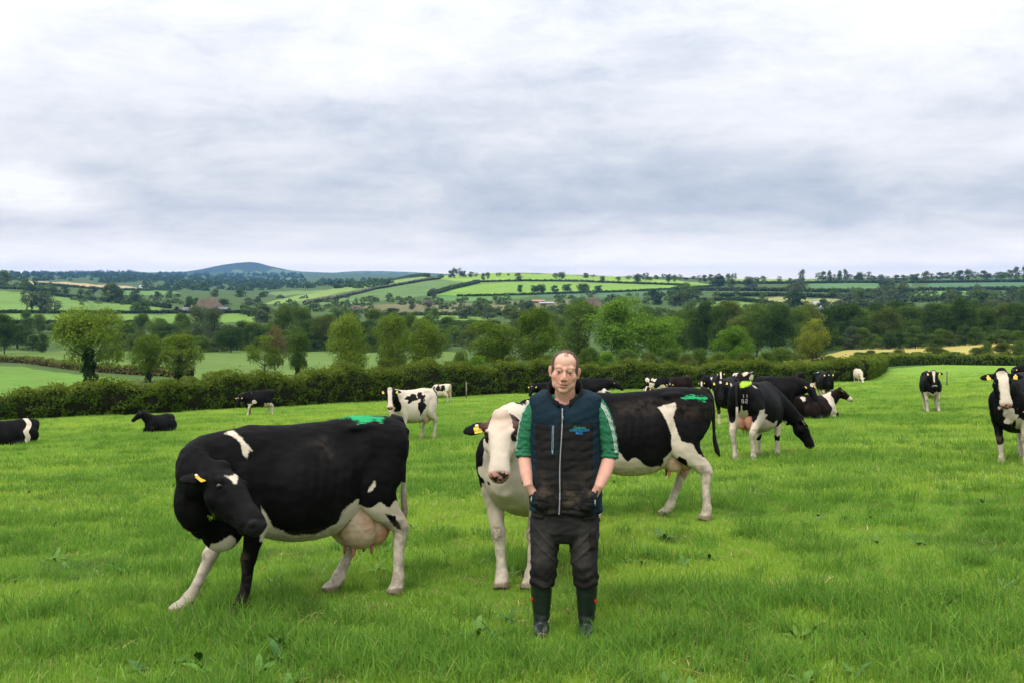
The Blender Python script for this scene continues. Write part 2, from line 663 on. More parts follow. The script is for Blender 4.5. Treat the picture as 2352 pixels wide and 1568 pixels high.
# wobble so that field edges are not ruled
pw = pr + 1.0 * np.sin(pu * .05) + .7 * np.sin(pu * .13 + 1)
colr = np.tile(np.array([.060, .100, .026]), (len(V), 1))
for c, poly in FIELDS:
    sd = poly_sd(pu, pw, poly)
    far = 260 if poly[0][1] > 770 else (1e9 if True else 0)
    m = np.clip(sd / 1.5 + .5, 0, 1)
    if max(p[1] for p in poly) < 760:
        m = m * (V[:, 1] > 420)
    colr = colr * (1 - m[:, None]) + np.array(c) * m[:, None]
me = mesh_np('valley', V, Fq, True)
cattr(me, 'col', colr)
valley = link('valley_fields', me, M_VALLEY)
setp(valley, 'patchwork of green fields on the valley floor and hillsides', kind='structure')


# distant hills
def far_hill(name, label, prof, d0, d1, d2, colf):
    """ridge: prof = [(u,row)] skyline at distance d1, foot at d0, back at d2"""
    pu_ = np.array([p[0] for p in prof], float)
    prr = np.array([p[1] for p in prof], float)
    uu = np.linspace(pu_[0], pu_[-1], 160)
    rr = np.interp(uu, pu_, prr)
    ker = np.exp(-np.linspace(-2, 2, 9) ** 2)
    rr = np.convolve(np.pad(rr, 4, mode='edge'), ker / ker.sum(), 'valid')
    rr = rr - .25 * np.abs(np.sin(uu * .7)) - .2 * np.sin(uu * 1.9 + 1)
    tt = np.linspace(0, 1, 40)
    dist = np.where(tt < .7, d0 + (d1 - d0) * tt / .7, d1 + (d2 - d1) * (tt - .7) / .3)
    X = (uu[:, None] - CU) / FOC * dist[None, :]
    Yh = np.repeat(dist[None, :], len(uu), 0)
    base = ground(X, Yh) - 6
    top = CAMZ - (rr - 283) / FOC * d1
    shp = np.where(tt < .7, smooth_w(tt / .7), 1 - .6 * smooth_w((tt - .7) / .3))
    Zh = base + (top[:, None] - base) * shp[None, :]
    edge = np.minimum(1, np.minimum(np.arange(len(uu)), np.arange(len(uu))[::-1]) / 12.0)
    Zh = np.minimum(Zh, base + (Zh - base) * smooth_w(edge)[:, None] + 0)
    V, Fq = grid_mesh(name, X, Yh, Zh)
    me = mesh_np(name, V, Fq, True)
    a, b_, c_ = project(V)
    cattr(me, 'col', colf(V, a, b_, np.tile(tt, len(uu))))
    o = link(name, me, M_HILL)
    return setp(o, label, kind='structure')


M_HILL = valley_mat('hill_cover')


def hill_col(V, a, b, t):
    c = np.tile(np.array([.035, .062, .030]), (len(V), 1))
    n = np.sin(a * .35) * 1.2 + np.sin(a * .11 + 2) * 1.5
    low = (b + n > 270.5) & (a > 232)
    c[low] = (.11, .17, .05)
    patch = (b + n * .7 > 273.2)
    c[patch] = (.06, .10, .035)
    return c


far_hill('hill', 'blue forested hill with a rounded summit on the skyline',
         [(165, 274), (185, 272.2), (200, 269.8), (222, 265.2), (236, 263.2), (250, 262.2), (258, 263.0), (268, 266), (285, 269.6), (300, 272),
          (318, 275.5), (330, 277)], 6800, 8600, 10500, hill_col)


def hill_col2(V, a, b, t):
    c = np.tile(np.array([.09, .14, .05]), (len(V), 1))
    m = (np.sin(a * .5) + np.sin(b * 2.2 + a * .2)) > .5
    c[m] = (.045, .075, .032)
    return c


far_hill('hill', 'low pale blue hill to the right of the forested summit',
         [(300, 277), (318, 274.6), (335, 273.2), (350, 271.8), (366, 271.2), (390, 271.6), (415, 272.6), (440, 274), (470, 276)], 7600, 9800, 11500, hill_col2)

# ------------------------------------------------------------------ foliage building
M_LEAF = {
    'ash': foliage('leaf_ash', (.056, .104, .012), (.200, .280, .030), .38),
    'bright': foliage('leaf_bright', (.052, .120, .012), (.170, .300, .034), .35),
    'mid': foliage('leaf_mid', (.042, .084, .014), (.140, .210, .036), .35),
    'dark': foliage('leaf_dark', (.020, .046, .012), (.072, .120, .026), .25),
    'olive': foliage('leaf_olive', (.052, .078, .014), (.150, .195, .042), .35),
    'grey': foliage('leaf_willow', (.050, .078, .034), (.130, .172, .078), .3),
    'yellow': foliage('leaf_yellow', (.100, .130, .014), (.280, .310, .045), .35),
    'brown': foliage('leaf_bronze', (.085, .072, .024), (.220, .185, .080), .3),
    'purple': foliage('leaf_copper', (.030, .020, .018), (.070, .045, .040)),
    'far': foliage('leaf_far', (.034, .064, .018), (.110, .160, .042), .3, nscale=.15),
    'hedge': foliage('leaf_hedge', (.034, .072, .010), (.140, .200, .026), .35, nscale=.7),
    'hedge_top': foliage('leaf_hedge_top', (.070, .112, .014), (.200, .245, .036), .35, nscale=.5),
    'ivy': foliage('leaf_ivy', (.012, .030, .008), (.040, .070, .016), .15),
    'haw': foliage('leaf_hawthorn', (.09, .095, .06), (.33, .30, .24), nscale=.25),
}
M_BARK = plain('bark', (.085, .068, .048), .95, .1, .45, 3.0, .5)
M_CORE = plain('twigs', (.020, .020, .010), .95, .05, .4, 4.0)


def leaf_quads(P, Nrm, size, rs, aspect=.62):
    """diamond leaves at P with normals Nrm"""
    n = len(P)
    Nrm = Nrm / (np.linalg.norm(Nrm, axis=1, keepdims=True) + 1e-9)
    r = rs.normal(size=(n, 3))
    a = np.cross(Nrm, r)
    a /= np.linalg.norm(a, axis=1, keepdims=True) + 1e-9
    b = np.cross(Nrm, a)
    s = size * (.65 + .7 * rs.rand(n))[:, None]
    bend = Nrm * s * .22
    V = np.stack([P - a * s, P + b * s * aspect + bend, P + a * s, P - b * s * aspect + bend], 1).reshape(-1, 3)
    return V


def leaves_mesh(name, V):
    return mesh_np(name, V, np.arange(len(V)).reshape(-1, 4))


def crown_points(rs, lobes, n, shell=.35):
    """points through a set of lobes (c, r): denser at their shells"""
    w = np.array([r[0] * r[2] for c, r in lobes])
    pick = rs.choice(len(lobes), n, p=w / w.sum())
    d = rs.normal(size=(n, 3))
    d /= np.linalg.norm(d, axis=1, keepdims=True)
    d[:, 2] = np.where((d[:, 2] < -.35) & (rs.rand(n) < .7), -d[:, 2], d[:, 2])
    rr = 1 - shell * rs.rand(n) ** 1.5
    C = np.array([c for c, r in lobes])[pick]
    R = np.array([r for c, r in lobes])[pick]
    return C + d * R * rr[:, None], d


def make_tree(seed, n=3600, size=.021, base=.22, lobes_n=34, shape='round', ivy=False, sparse=False):
    """unit tree: height 1, crown width 1 (scaled when placed). returns trunk, crown, ivy meshes"""
    rs = np.random.RandomState(seed)
    rnd = random.Random(seed)
    lob = []
    for k in range(lobes_n):
        a = rnd.random() * 2 * PI
        h = rnd.random()
        if shape == 'round':
            prof = math.sin(PI * (h * .82 + .12)) ** .7
        elif shape == 'tall':
            prof = math.sin(PI * (h * .78 + .16)) ** .55 * .9
        elif shape == 'dome':
            prof = math.cos(h * PI * .5) ** .6
        else:
            prof = math.sin(PI * (h * .7 + .2)) ** .9
        rr = .42 * prof * math.sqrt(rnd.random()) if not sparse else .42 * prof * (rnd.random() ** .3)
        z = base + .06 + (1 - base - .13) * h
        r = (.115 + .095 * rnd.random()) * (1.0 if not sparse else .8)
        lob.append(((rr * math.cos(a), rr * math.sin(a), z), (r * 1.15, r * 1.15, r * (.80 if n > 1500 else 1.1))))
    P, d = crown_points(rs, lob, n, .5)
    # ragged sprays that stick out of the outline
    m = int(n * .16)
    Q, dq = crown_points(rs, lob, m, .0)
    Q = Q + dq * (np.abs(rs.normal(size=(m, 1))) * .022)
    P = np.concatenate([P, Q])
    d = np.concatenate([d, dq])
    Nr = d * .75 + rs.normal(size=d.shape) * .6 + np.array([0, 0, .45])
    crown = leaves_mesh('crown', leaf_quads(P, Nr, size, rs))
    bm = bmesh.new()
    lean = (rnd.uniform(-.04, .04), rnd.uniform(-.04, .04))
    tr = (.020 if not ivy else .03) if n > 1500 else .034
    topz = base + (1 - base) * .55
    tp = [(lean[0] * t, lean[1] * t, topz * t - (.03 if t == 0 else 0)) for t in (0, .15, .4, .7, 1)]
    tube(bm, tp, [tr * 1.5, tr * 1.1, tr * .9, tr * .6, tr * .3], n=7)
    for c, r in lob[::3]:
        z0 = min(topz * .85, max(base * .75, c[2] - .25 - .1 * rnd.random()))
        s = z0 / topz
        p0 = Vector((lean[0] * s, lean[1] * s, z0))
        p1 = Vector(c)
        mid = p0.lerp(p1, .5) + Vector((rnd.uniform(-.03, .03), rnd.uniform(-.03, .03), -.02))
        tube(bm, [p0, mid, p1], [tr * .42, tr * .28, tr * .1], n=5)
    trunk = bm_mesh('trunk', bm)
    iv = None
    if ivy:
        k = 900
        t = rs.rand(k)
        a = rs.rand(k) * 2 * PI
        rr = (.055 + .035 * rs.rand(k)) * (1.15 - .45 * t) * (1 + .25 * np.sin(t * 23 + a))
        z = t * (topz * .92)
        P = np.stack([rr * np.cos(a) + lean[0] * t, rr * np.sin(a) + lean[1] * t, z], 1)
        Nr = np.stack([np.cos(a), np.sin(a), .4 * np.ones(k)], 1) + rs.normal(size=(k, 3)) * .4
        iv = leaves_mesh('ivy', leaf_quads(P, Nr, .022, rs))
    return trunk, crown, iv


PROTO = {
    'round': [make_tree(11 + i, 13000, .0155, .16, 38, 'round') for i in range(3)],
    'tall': [make_tree(31 + i, 13000, .0150, .10, 42, 'tall') for i in range(3)],
    'ivy': [make_tree(51 + i, 11000, .0155, .24, 28, 'round', ivy=True) for i in range(3)],
    'sparse': [make_tree(71 + i, 4600, .016, .22, 28, 'tall', sparse=True) for i in range(2)],
    'dome': [make_tree(91 + i, 7000, .020, .02, 26, 'dome') for i in range(2)],
    'far': [make_tree(111 + i, 900, .052, .08, 20, 'round') for i in range(3)],
    'fart': [make_tree(131 + i, 900, .048, .06, 22, 'tall') for i in range(3)],
    'fars': [make_tree(151 + i, 520, .046, .16, 16, 'sparse', sparse=True) for i in range(2)],
    'fard': [make_tree(171 + i, 700, .058, .0, 18, 'dome') for i in range(2)],
}
TRND = random.Random(5)


def place_mesh(name, me, mat, parent):
    o = bpy.data.objects.new(name, me)
    COL.objects.link(o)
    o.parent = parent
    if not me.materials:
        me.materials.append(mat)
    o.material_slots[0].link = 'OBJECT'
    o.material_slots[0].material = mat
    return o


KIND_WORD = {'ash': 'fresh green', 'bright': 'bright green', 'mid': 'mid green', 'dark': 'very dark', 'olive': 'olive green', 'grey': 'grey-green', 'far': 'plain green', 'haw': 'white-flowering',
             'yellow': 'yellowish', 'brown': 'bronze', 'purple': 'copper', 'hedge_top': 'leafy', 'hedge': 'green'}
SHAPE_WORD = {'round': 'broad', 'tall': 'upright', 'dome': 'low domed', 'far': 'rounded', 'fart': 'upright', 'fars': 'thin-crowned', 'fard': 'bushy', 'ivy': 'ivy-clad', 'sparse': 'open'}


def tree_at(loc, h, w, proto, leaf, label, group=None, name='tree', sink=.15, var=None):
    pr = PROTO[proto]
    tr, cr, iv = pr[TRND.randrange(len(pr)) if var is None else var]
    root = empty(name, (loc[0], loc[1], loc[2] - sink), TRND.random() * 6.28)
    root.scale = (w, w, h)
    place_mesh('trunk', tr, M_BARK, root)
    place_mesh('crown', cr, M_LEAF[leaf], root)
    if iv is not None:
        place_mesh('ivy', iv, M_LEAF['ivy'], root)
    if group and group.startswith('trees') or group and group.startswith('scrub'):
        label = SHAPE_WORD[proto] + ' ' + KIND_WORD[leaf] + ' ' + label
        group = SHAPE_WORD[proto] + ' ' + KIND_WORD[leaf] + ' ' + group
    return setp(root, label, 'tree', group)


def tree_px(x, yb, yt, w, proto, leaf, label, group=None, name='tree', depth=None, var=None, sink=.15):
    """tree whose foot is seen at (x, yb), top at yt, crown w wide (2352 photo pixels)"""
    if depth:
        d = ray(x / S, yb / S)
        p = Vector((d.x * depth, depth, gz(d.x * depth, depth)))
        yb = float(project([p])[1][0]) * S
    else:
        p = hitv(x, yb, dmin=110)
    k = p.y / FOC / S
    return tree_at(p, (yb - yt) * k, w * k, proto, leaf, label, group, name, sink, var)


# trees right behind the near hedge, left to right
tree_px(207, 880, 709, 162, 'ivy', 'ash', 'large rounded ash tree with dark ivy trunk, furthest left behind the hedge', depth=150, var=0)
tree_px(341, 866, 770, 82, 'ivy', 'ash', 'small ivy-clad tree just right of the large rounded ash', depth=165, var=1)
tree_px(410, 866, 765, 106, 'ivy', 'ash', 'ivy-clad tree with leaning limbs, third from the left behind the hedge', depth=165, var=2)
tree_px(608, 858, 770, 92, 'sparse', 'ash', 'thin two-stemmed tree with open crown behind the hedge', depth=170, var=0)
tree_px(632, 858, 744, 62, 'sparse', 'brown', 'thin tree with bronze dying leaves behind the hedge', depth=174, var=1)
tree_px(684, 858, 764, 64, 'ivy', 'mid', 'slim ivy-trunked tree beside the bronze-leaved one', depth=172, var=1)
tree_px(798, 850, 725, 108, 'tall', 'ash', 'tall airy tree with forked bare stem above the hedge', depth=165, var=0)
tree_px(902, 848, 727, 92, 'tall', 'ash', 'tall green tree left of a matching pair above the hedge', depth=170, var=1)
tree_px(975, 850, 737, 96, 'round', 'ash', 'rounded green tree right of the tall pair above the hedge', depth=168, var=1)
tree_px(1135, 842, 727, 118, 'round', 'ash', 'broad green tree standing left behind the farmer', depth=170, var=2)
tree_px(1228, 842, 713, 116, 'round', 'ash', 'high domed green tree directly behind the farmer on his right', depth=172, var=0)
tree_px(1332, 828, 690, 112, 'tall', 'mid', 'dark-leaved tall tree above the farmer\'s head', depth=195, var=2)
tree_px(1425, 830, 688, 142, 'round', 'bright', 'biggest bright green tree right of the farmer\'s head', depth=190, var=1)
tree_px(1522, 826, 717, 112, 'round', 'bright', 'bright green tree right of the biggest one', depth=188, var=2)
tree_px(1098, 860, 815, 70, 'dome', 'bright', 'low bright bush rising over the hedge left of the farmer', depth=125, var=0, name='bush')
tree_px(1062, 850, 805, 60, 'dome', 'mid', 'dull green bush rising over the hedge by the low bright one', depth=135, var=1, name='bush')
tree_px(1683, 850, 752, 92, 'round', 'bright', 'small round light green tree standing alone over the right hedge', depth=165, var=0)
tree_px(1868, 846, 732, 92, 'sparse', 'yellow', 'yellow-green open tree at the end of the right hedge', depth=155, var=0)
tree_px(1858, 846, 765, 84, 'dome', 'olive', 'olive bush under the yellow-green open tree', depth=160, var=1, name='bush')
tree_px(1795, 842, 796, 80, 'dome', 'mid', 'rounded green bush behind the right hedge', depth=150, var=0, name='bush')
tree_px(1610, 838, 800, 70, 'dome', 'mid', 'green bush between the bright trees and the small round one', depth=150, var=1, name='bush')
tree_px(1738, 700 + 110, 699, 84, 'tall', 'mid', 'green tree left of the very dark one in the right wood', depth=260, var=0)
tree_px(1787, 812, 703, 90, 'round', 'dark', 'very dark rounded tree in the right wood', depth=255, var=1)

# scrub that fills the gap between the long hedge and the trees behind it
for i, (x, yt, w, lf) in enumerate([(1262, 812, 66, 'mid'), (1300, 800, 70, 'olive'), (1352, 796, 80, 'mid'), (1392, 806, 64, 'bright'), (1440, 800, 78, 'mid'), (1490, 806, 70, 'olive'), (1540, 800, 76, 'mid'),
                                   (1578, 810, 60, 'olive'), (1652, 806, 64, 'mid'), (1715, 808, 70, 'olive'), (1762, 806, 66, 'mid'), (1838, 812, 60, 'olive'), (1905, 814, 56, 'mid'), (1170, 815, 60, 'olive'), (985, 822, 60, 'mid'), (880, 825, 60, 'olive')]):
    tree_px(x, 850, yt, w, 'dome', lf, 'scrub bush pressed against the back of the long hedge', 'scrub bushes behind the long hedge', name='bush', depth=128 + (i * 13) % 22)

# the wood on the right
R = random.Random(21)
wood_k = ['mid', 'olive', 'dark', 'mid', 'olive', 'grey', 'dark', 'mid']
for i in range(30):
    x = 1560 + i * 28 + R.uniform(-9, 9)
    if 1705 < x < 1815:
        continue
    if x < 1900:
        yt, dep = R.uniform(694, 730), R.uniform(265, 300)
    else:
        yt, dep = R.uniform(690, 712) - (4 if x > 2200 else 0), R.uniform(310, 345)
    tree_px(x, 800, yt, R.uniform(62, 92), 'tall', wood_k[R.randrange(8)],
            'tall tree massed in the dark wood on the right', 'trees of the right-hand wood', depth=dep)
for i in range(20):
    x = 1580 + i * 42 + R.uniform(-15, 15)
    tree_px(x, 790, R.uniform(698, 722), R.uniform(70, 100), 'round', wood_k[R.randrange(8)],
            'tall tree massed in the dark wood on the right', 'trees of the right-hand wood', depth=R.uniform(345, 400))
for i in range(17):
    x = 1890 + i * 30 + R.uniform(-10, 10)
    tree_px(x, 805, R.uniform(748, 770), R.uniform(46, 64), 'dome', wood_k[R.randrange(8)],
            'undergrowth bush at the foot of the right wood', 'bushes at the foot of the right wood', depth=R.uniform(303, 309), name='bush')
# woods in the middle of the valley, left of centre
for i, (x, yb, yt, w, pk, lf) in enumerate([
        (10, 812, 722, 60, 'round', 'dark'), (40, 812, 745, 80, 'round', 'dark'), (75, 812, 770, 50, 'dome', 'dark'), (98, 812, 765, 34, 'tall', 'dark'),
        (60, 790, 716, 40, 'tall', 'mid'), (90, 788, 722, 34, 'tall', 'mid'), (125, 780, 740, 50, 'round', 'mid'), (150, 775, 745, 40, 'round', 'dark'),
        (290, 806, 735, 50, 'round', 'mid'), (325, 790, 722, 50, 'round', 'mid'), (365, 802, 732, 60, 'round', 'mid'), (385, 808, 745, 74, 'round', 'dark'),
        (420, 806, 722, 60, 'round', 'mid'), (455, 808, 700, 62, 'tall', 'grey'), (492, 808, 704, 66, 'tall', 'grey'), (530, 808, 742, 70, 'round', 'dark'),
        (560, 808, 738, 60, 'round', 'dark'), (592, 806, 735, 60, 'round', 'mid'), (610, 806, 745, 60, 'round', 'dark'), (650, 806, 705, 70, 'round', 'mid'),
        (690, 806, 702, 60, 'tall', 'mid'), (715, 806, 725, 66, 'round', 'dark'), (745, 806, 715, 60, 'round', 'olive'), (840, 806, 730, 60, 'round', 'dark'),
        (860, 806, 712, 54, 'tall', 'mid'), (935, 805, 724, 60, 'round', 'mid'), (1010, 804, 755, 60, 'dome', 'mid'), (1045, 804, 748, 70, 'dome', 'mid'),
        (1080, 806, 745, 60, 'dome', 'olive'), (1030, 780, 728, 60, 'round', 'mid'), (1075, 775, 730, 50, 'round', 'mid'), (1100, 780, 738, 60, 'round', 'grey'),
        (1270, 800, 720, 80, 'round', 'mid'), (1190, 790, 715, 60, 'tall', 'olive'), (1480, 800, 705, 80, 'round', 'mid'), (1580, 805, 702, 70, 'round', 'mid')]):
    tree_px(x, yb, yt, w, pk, lf, 'tree in the dark belt across the middle of the valley', 'trees of the mid-valley belt', depth=min(480, 300 + (812 - yb) * 6 + (i * 37 % 50)))
for i in range(34):
    x = 285 + i * 22 + R.uniform(-8, 8)
    tree_px(x, 800, R.uniform(748, 772), R.uniform(40, 62), 'dome', ['dark', 'dark', 'mid', 'olive'][R.randrange(4)],
            'low dark bush filling the mid-valley belt', 'bushes of the mid-valley belt', depth=R.uniform(330, 365), name='bush')
# second belt with willows and scrub, further off
for i in range(44):
    x = R.uniform(560, 1620)
    yb = R.uniform(722, 752)
    tree_px(x, yb, yb - R.uniform(14, 34), R.uniform(26, 50), ['far', 'fard', 'fart'][R.randrange(3)], ['mid', 'far', 'grey', 'olive', 'dark'][R.randrange(5)],
            'small tree in the scrub beyond the mid-valley belt', 'scrub trees beyond the mid-valley belt')
# named trees of the left hillside
tree_px(62, 714, 668, 40, 'fars', 'grey', 'pale grey-green tree at the left end of the hillside group')
tree_px(95, 714, 668, 62, 'far', 'grey', 'wide grey-green tree in the group on the left hillside field')
tree_px(125, 718, 690, 44, 'fars', 'grey', 'low grey-green tree at the right end of the hillside group')
tree_px(255, 695, 652, 48, 'fart', 'olive', 'tall olive tree on the left slope under the tan field')
tree_px(270, 695, 662, 36, 'far', 'mid', 'dark green tree against the tall olive one on the left slope')
tree_px(10, 655, 622, 34, 'far', 'mid', 'tall tree at the left edge on the upper slope', depth=1350)
tree_px(58, 665, 640, 24, 'fart', 'mid', 'slender tree near the left edge on the upper slope', depth=1250)
tree_px(312, 716, 694, 30, 'far', 'mid', 'tree left of the mound in the paddock')
tree_px(330, 716, 690, 30, 'fart', 'mid', 'slimmer tree left of the mound in the paddock')
tree_px(405, 718, 704, 14, 'fard', 'purple', 'copper-leaved bush left of the white farmhouse', name='bush')
tree_px(432, 716, 695, 20, 'fart', 'dark', 'dark conifer-like tree left of the white farmhouse')
tree_px(455, 716, 694, 30, 'far', 'dark', 'dark rounded tree close to the white farmhouse')
# parkland trees on the main hill
for i, (x, yb, yt, w) in enumerate([(1195, 671, 655, 20), (1227, 673, 653, 22), (1243, 673, 652, 24), (1274, 671, 656, 20), (1304, 671, 650, 24), (1336, 671, 651, 22), (1346, 672, 653, 18), (1376, 671, 653, 20)]):
    tree_px(x, yb, yt, w, 'far', 'dark', 'dark round parkland tree in a row on the hillside field', 'parkland trees on the hillside', var=i % 3)
# the hill crest and hillside hedgerow trees
crest = [(1035, 640, 622, 18), (1050, 638, 615, 24), (1065, 640, 620, 20), (1082, 642, 624, 18), (1094, 645, 626, 16), (1110, 647, 628, 16), (1120, 648, 626, 14), (1146, 648, 626, 18),
         (1168, 648, 628, 10), (1190, 648, 627, 22), (1275, 647, 627, 20), (1290, 648, 624, 22), (1345, 648, 627, 20), (1362, 648, 630, 18), (1385, 650, 632, 16), (1420, 652, 636, 16),
         (1452, 656, 630, 30), (1475, 658, 627, 34), (1500, 656, 632, 28), (1530, 655, 627, 24), (1555, 652, 630, 26), (1575, 650, 636, 22), (1600, 650, 632, 24), (1625, 648, 630, 26),
         (1650, 650, 632, 24), (1680, 648, 628, 26), (1745, 648, 634, 30), (1790, 648, 634, 16), (1815, 646, 637, 12), (1843, 646, 620, 22), (1880, 646, 626, 20), (1898, 646, 622, 26),
         (1915, 648, 630, 20), (1935, 646, 619, 24), (1962, 650, 628, 40), (1985, 650, 624, 36), (2015, 650, 632, 36), (2050, 650, 632, 36), (2085, 650, 630, 36), (2115, 650, 624, 44),
         (2150, 650, 626, 34), (2185, 650, 624, 40), (2215, 650, 620, 36), (2250, 650, 622, 36), (2280, 652, 626, 40), (2310, 650, 620, 34), (2345, 650, 612, 44), (1013, 642, 630, 20), (985, 645, 634, 18)]
crest2 = []
for (x, yb, yt, w) in crest:
    if w > 22:
        crest2 += [(x - w * .26, yb, yt + 2, w * .62), (x + w * .26, yb, yt, w * .58)]
    else:
        crest2.append((x, yb, yt, w * .85))
for i, (x, yb, yt, w) in enumerate(crest2):
    tree_px(x, yb, yt, w, ['far', 'fart', 'fars'][i * 7 % 3], ['far', 'mid', 'olive', 'far'][i * 5 % 4],
            'hedgerow tree standing along the hill crest', 'trees along the hill crest', depth=1500 + (i * 53 % 250) if x > 1100 else 1700)
for i in range(70):
    x = R.uniform(1480, 2400)
    yb = R.uniform(655, 712)
    if any(poly_sd(np.array([x]), np.array([yb]), pl)[0] > -2 for c, pl in FIELDS[12:23]):
        continue
    hpx = R.uniform(14, 26) * (1 + (yb - 655) / 80)
    tree_px(x, yb, yb - hpx, hpx * R.uniform(1.0, 1.6), ['far', 'fart', 'fard'][R.randrange(3)], ['far', 'mid', 'grey', 'olive', 'dark'][R.randrange(5)],
            'tree among the hedged fields of the right hillside', 'trees of the right hillside')
for i in range(60):
    x = R.uniform(0, 1000)
    yb = R.uniform(660, 712)
    if any(poly_sd(np.array([x]), np.array([yb]), pl)[0] > -3 for c, pl in FIELDS[2:13]):
        continue
    hpx = R.uniform(8, 16) * (1 + (yb - 655) / 90)
    tree_px(x, yb, yb - hpx, hpx * R.uniform(1.0, 1.8), ['far', 'fart', 'fard'][R.randrange(3)], ['far', 'mid', 'grey', 'olive', 'dark', 'haw'][R.randrange(6)],
            'small tree between the hedged fields of the left valley side', 'trees of the left valley side')
# bushes by the golden field
for i, (x, yb, yt, w) in enumerate([(1975, 838, 806, 52), (2000, 836, 802, 40), (2035, 836, 806, 60), (2068, 836, 800, 46), (2110, 834, 806, 52), (2150, 832, 795, 70), (2195, 830, 806, 60),
                                    (2245, 828, 796, 54), (2268, 826, 784, 36), (2305, 826, 786, 60), (2345, 824, 782, 56)]):
    tree_px(x, yb, yt, w, 'dome', ['mid', 'olive'][i % 2], ['green', 'olive', 'low green', 'dense', 'low olive', 'broad', 'dull green', 'rounded', 'upright', 'wide green', 'tall dark'][i] +
            ' bush %s along the golden field' % ['at the left end', 'second from the left', 'third from the left', 'fourth from the left', 'fifth from the left', 'sixth from the left',
                                                  'seventh from the left', 'eighth from the left', 'third from the right', 'second from the right', 'at the right end'][i],
            'bushes along the golden field', name='bush', depth=225)


# far woods that read as one mass
def wood_mass(name, label, spots, leaf, seed, q=34):
    rs = np.random.RandomState(seed)
    Vs = []
    for (x, y, z, r, h) in spots:
        d = rs.normal(size=(q, 3))
        d /= np.linalg.norm(d, axis=1, keepdims=True)
        d[:, 2] = np.abs(d[:, 2])
        P = np.array([x, y, z]) + d * np.array([r, r, h]) * (1 - .35 * rs.rand(q, 1))
        Vs.append(leaf_quads(P, d + rs.normal(size=d.shape) * .5 + np.array([0, 0, .3]), r * .36, rs, .8))
    me = leaves_mesh(name, np.concatenate(Vs))
    o = link(name, me, M_LEAF[leaf])
    return setp(o, label, 'woodland', kind='stuff')


def wood_spots(polys, n, seed, hr):
    rr = random.Random(seed)
    out = []
    for (x0, x1, y0, y1), k in polys:
        for i in range(k):
            x, y = rr.uniform(x0, x1), rr.uniform(y0, y1)
            p = hitv(x, y, dmin=600)
            r = rr.uniform(*hr) * (.6 + p.y / 5000)
            out.append((p.x, p.y, p.z - 1, r, r * rr.uniform(1.0, 1.7)))
    return out


wood_mass('distant_woodland', 'distant belt of dark woodland along the left skyline',
          wood_spots([((0, 330, 625, 634), 150), ((300, 700, 630, 640), 140), ((-60, 250, 630, 645), 90), ((380, 640, 640, 655), 150),
                      ((560, 900, 645, 662), 150), ((330, 640, 652, 668), 110), ((230, 420, 634, 650), 120)], 0, 3, (5, 9)), 'dark', 3)
wood_mass('scrub_woodland', 'scrubby belt of bushes below the hillside fields in the middle distance',
          wood_spots([((840, 1180, 688, 700), 46), ((980, 1330, 696, 718), 60), ((1280, 1700, 676, 700), 100), ((560, 860, 700, 722), 70), ((150, 420, 680, 700), 60),
                      ((640, 900, 680, 699), 20), ((0, 120, 648, 664), 30), ((1690, 2100, 700, 716), 90), ((1950, 2400, 672, 702), 130)], 0, 4, (3.2, 6)), 'far', 4)


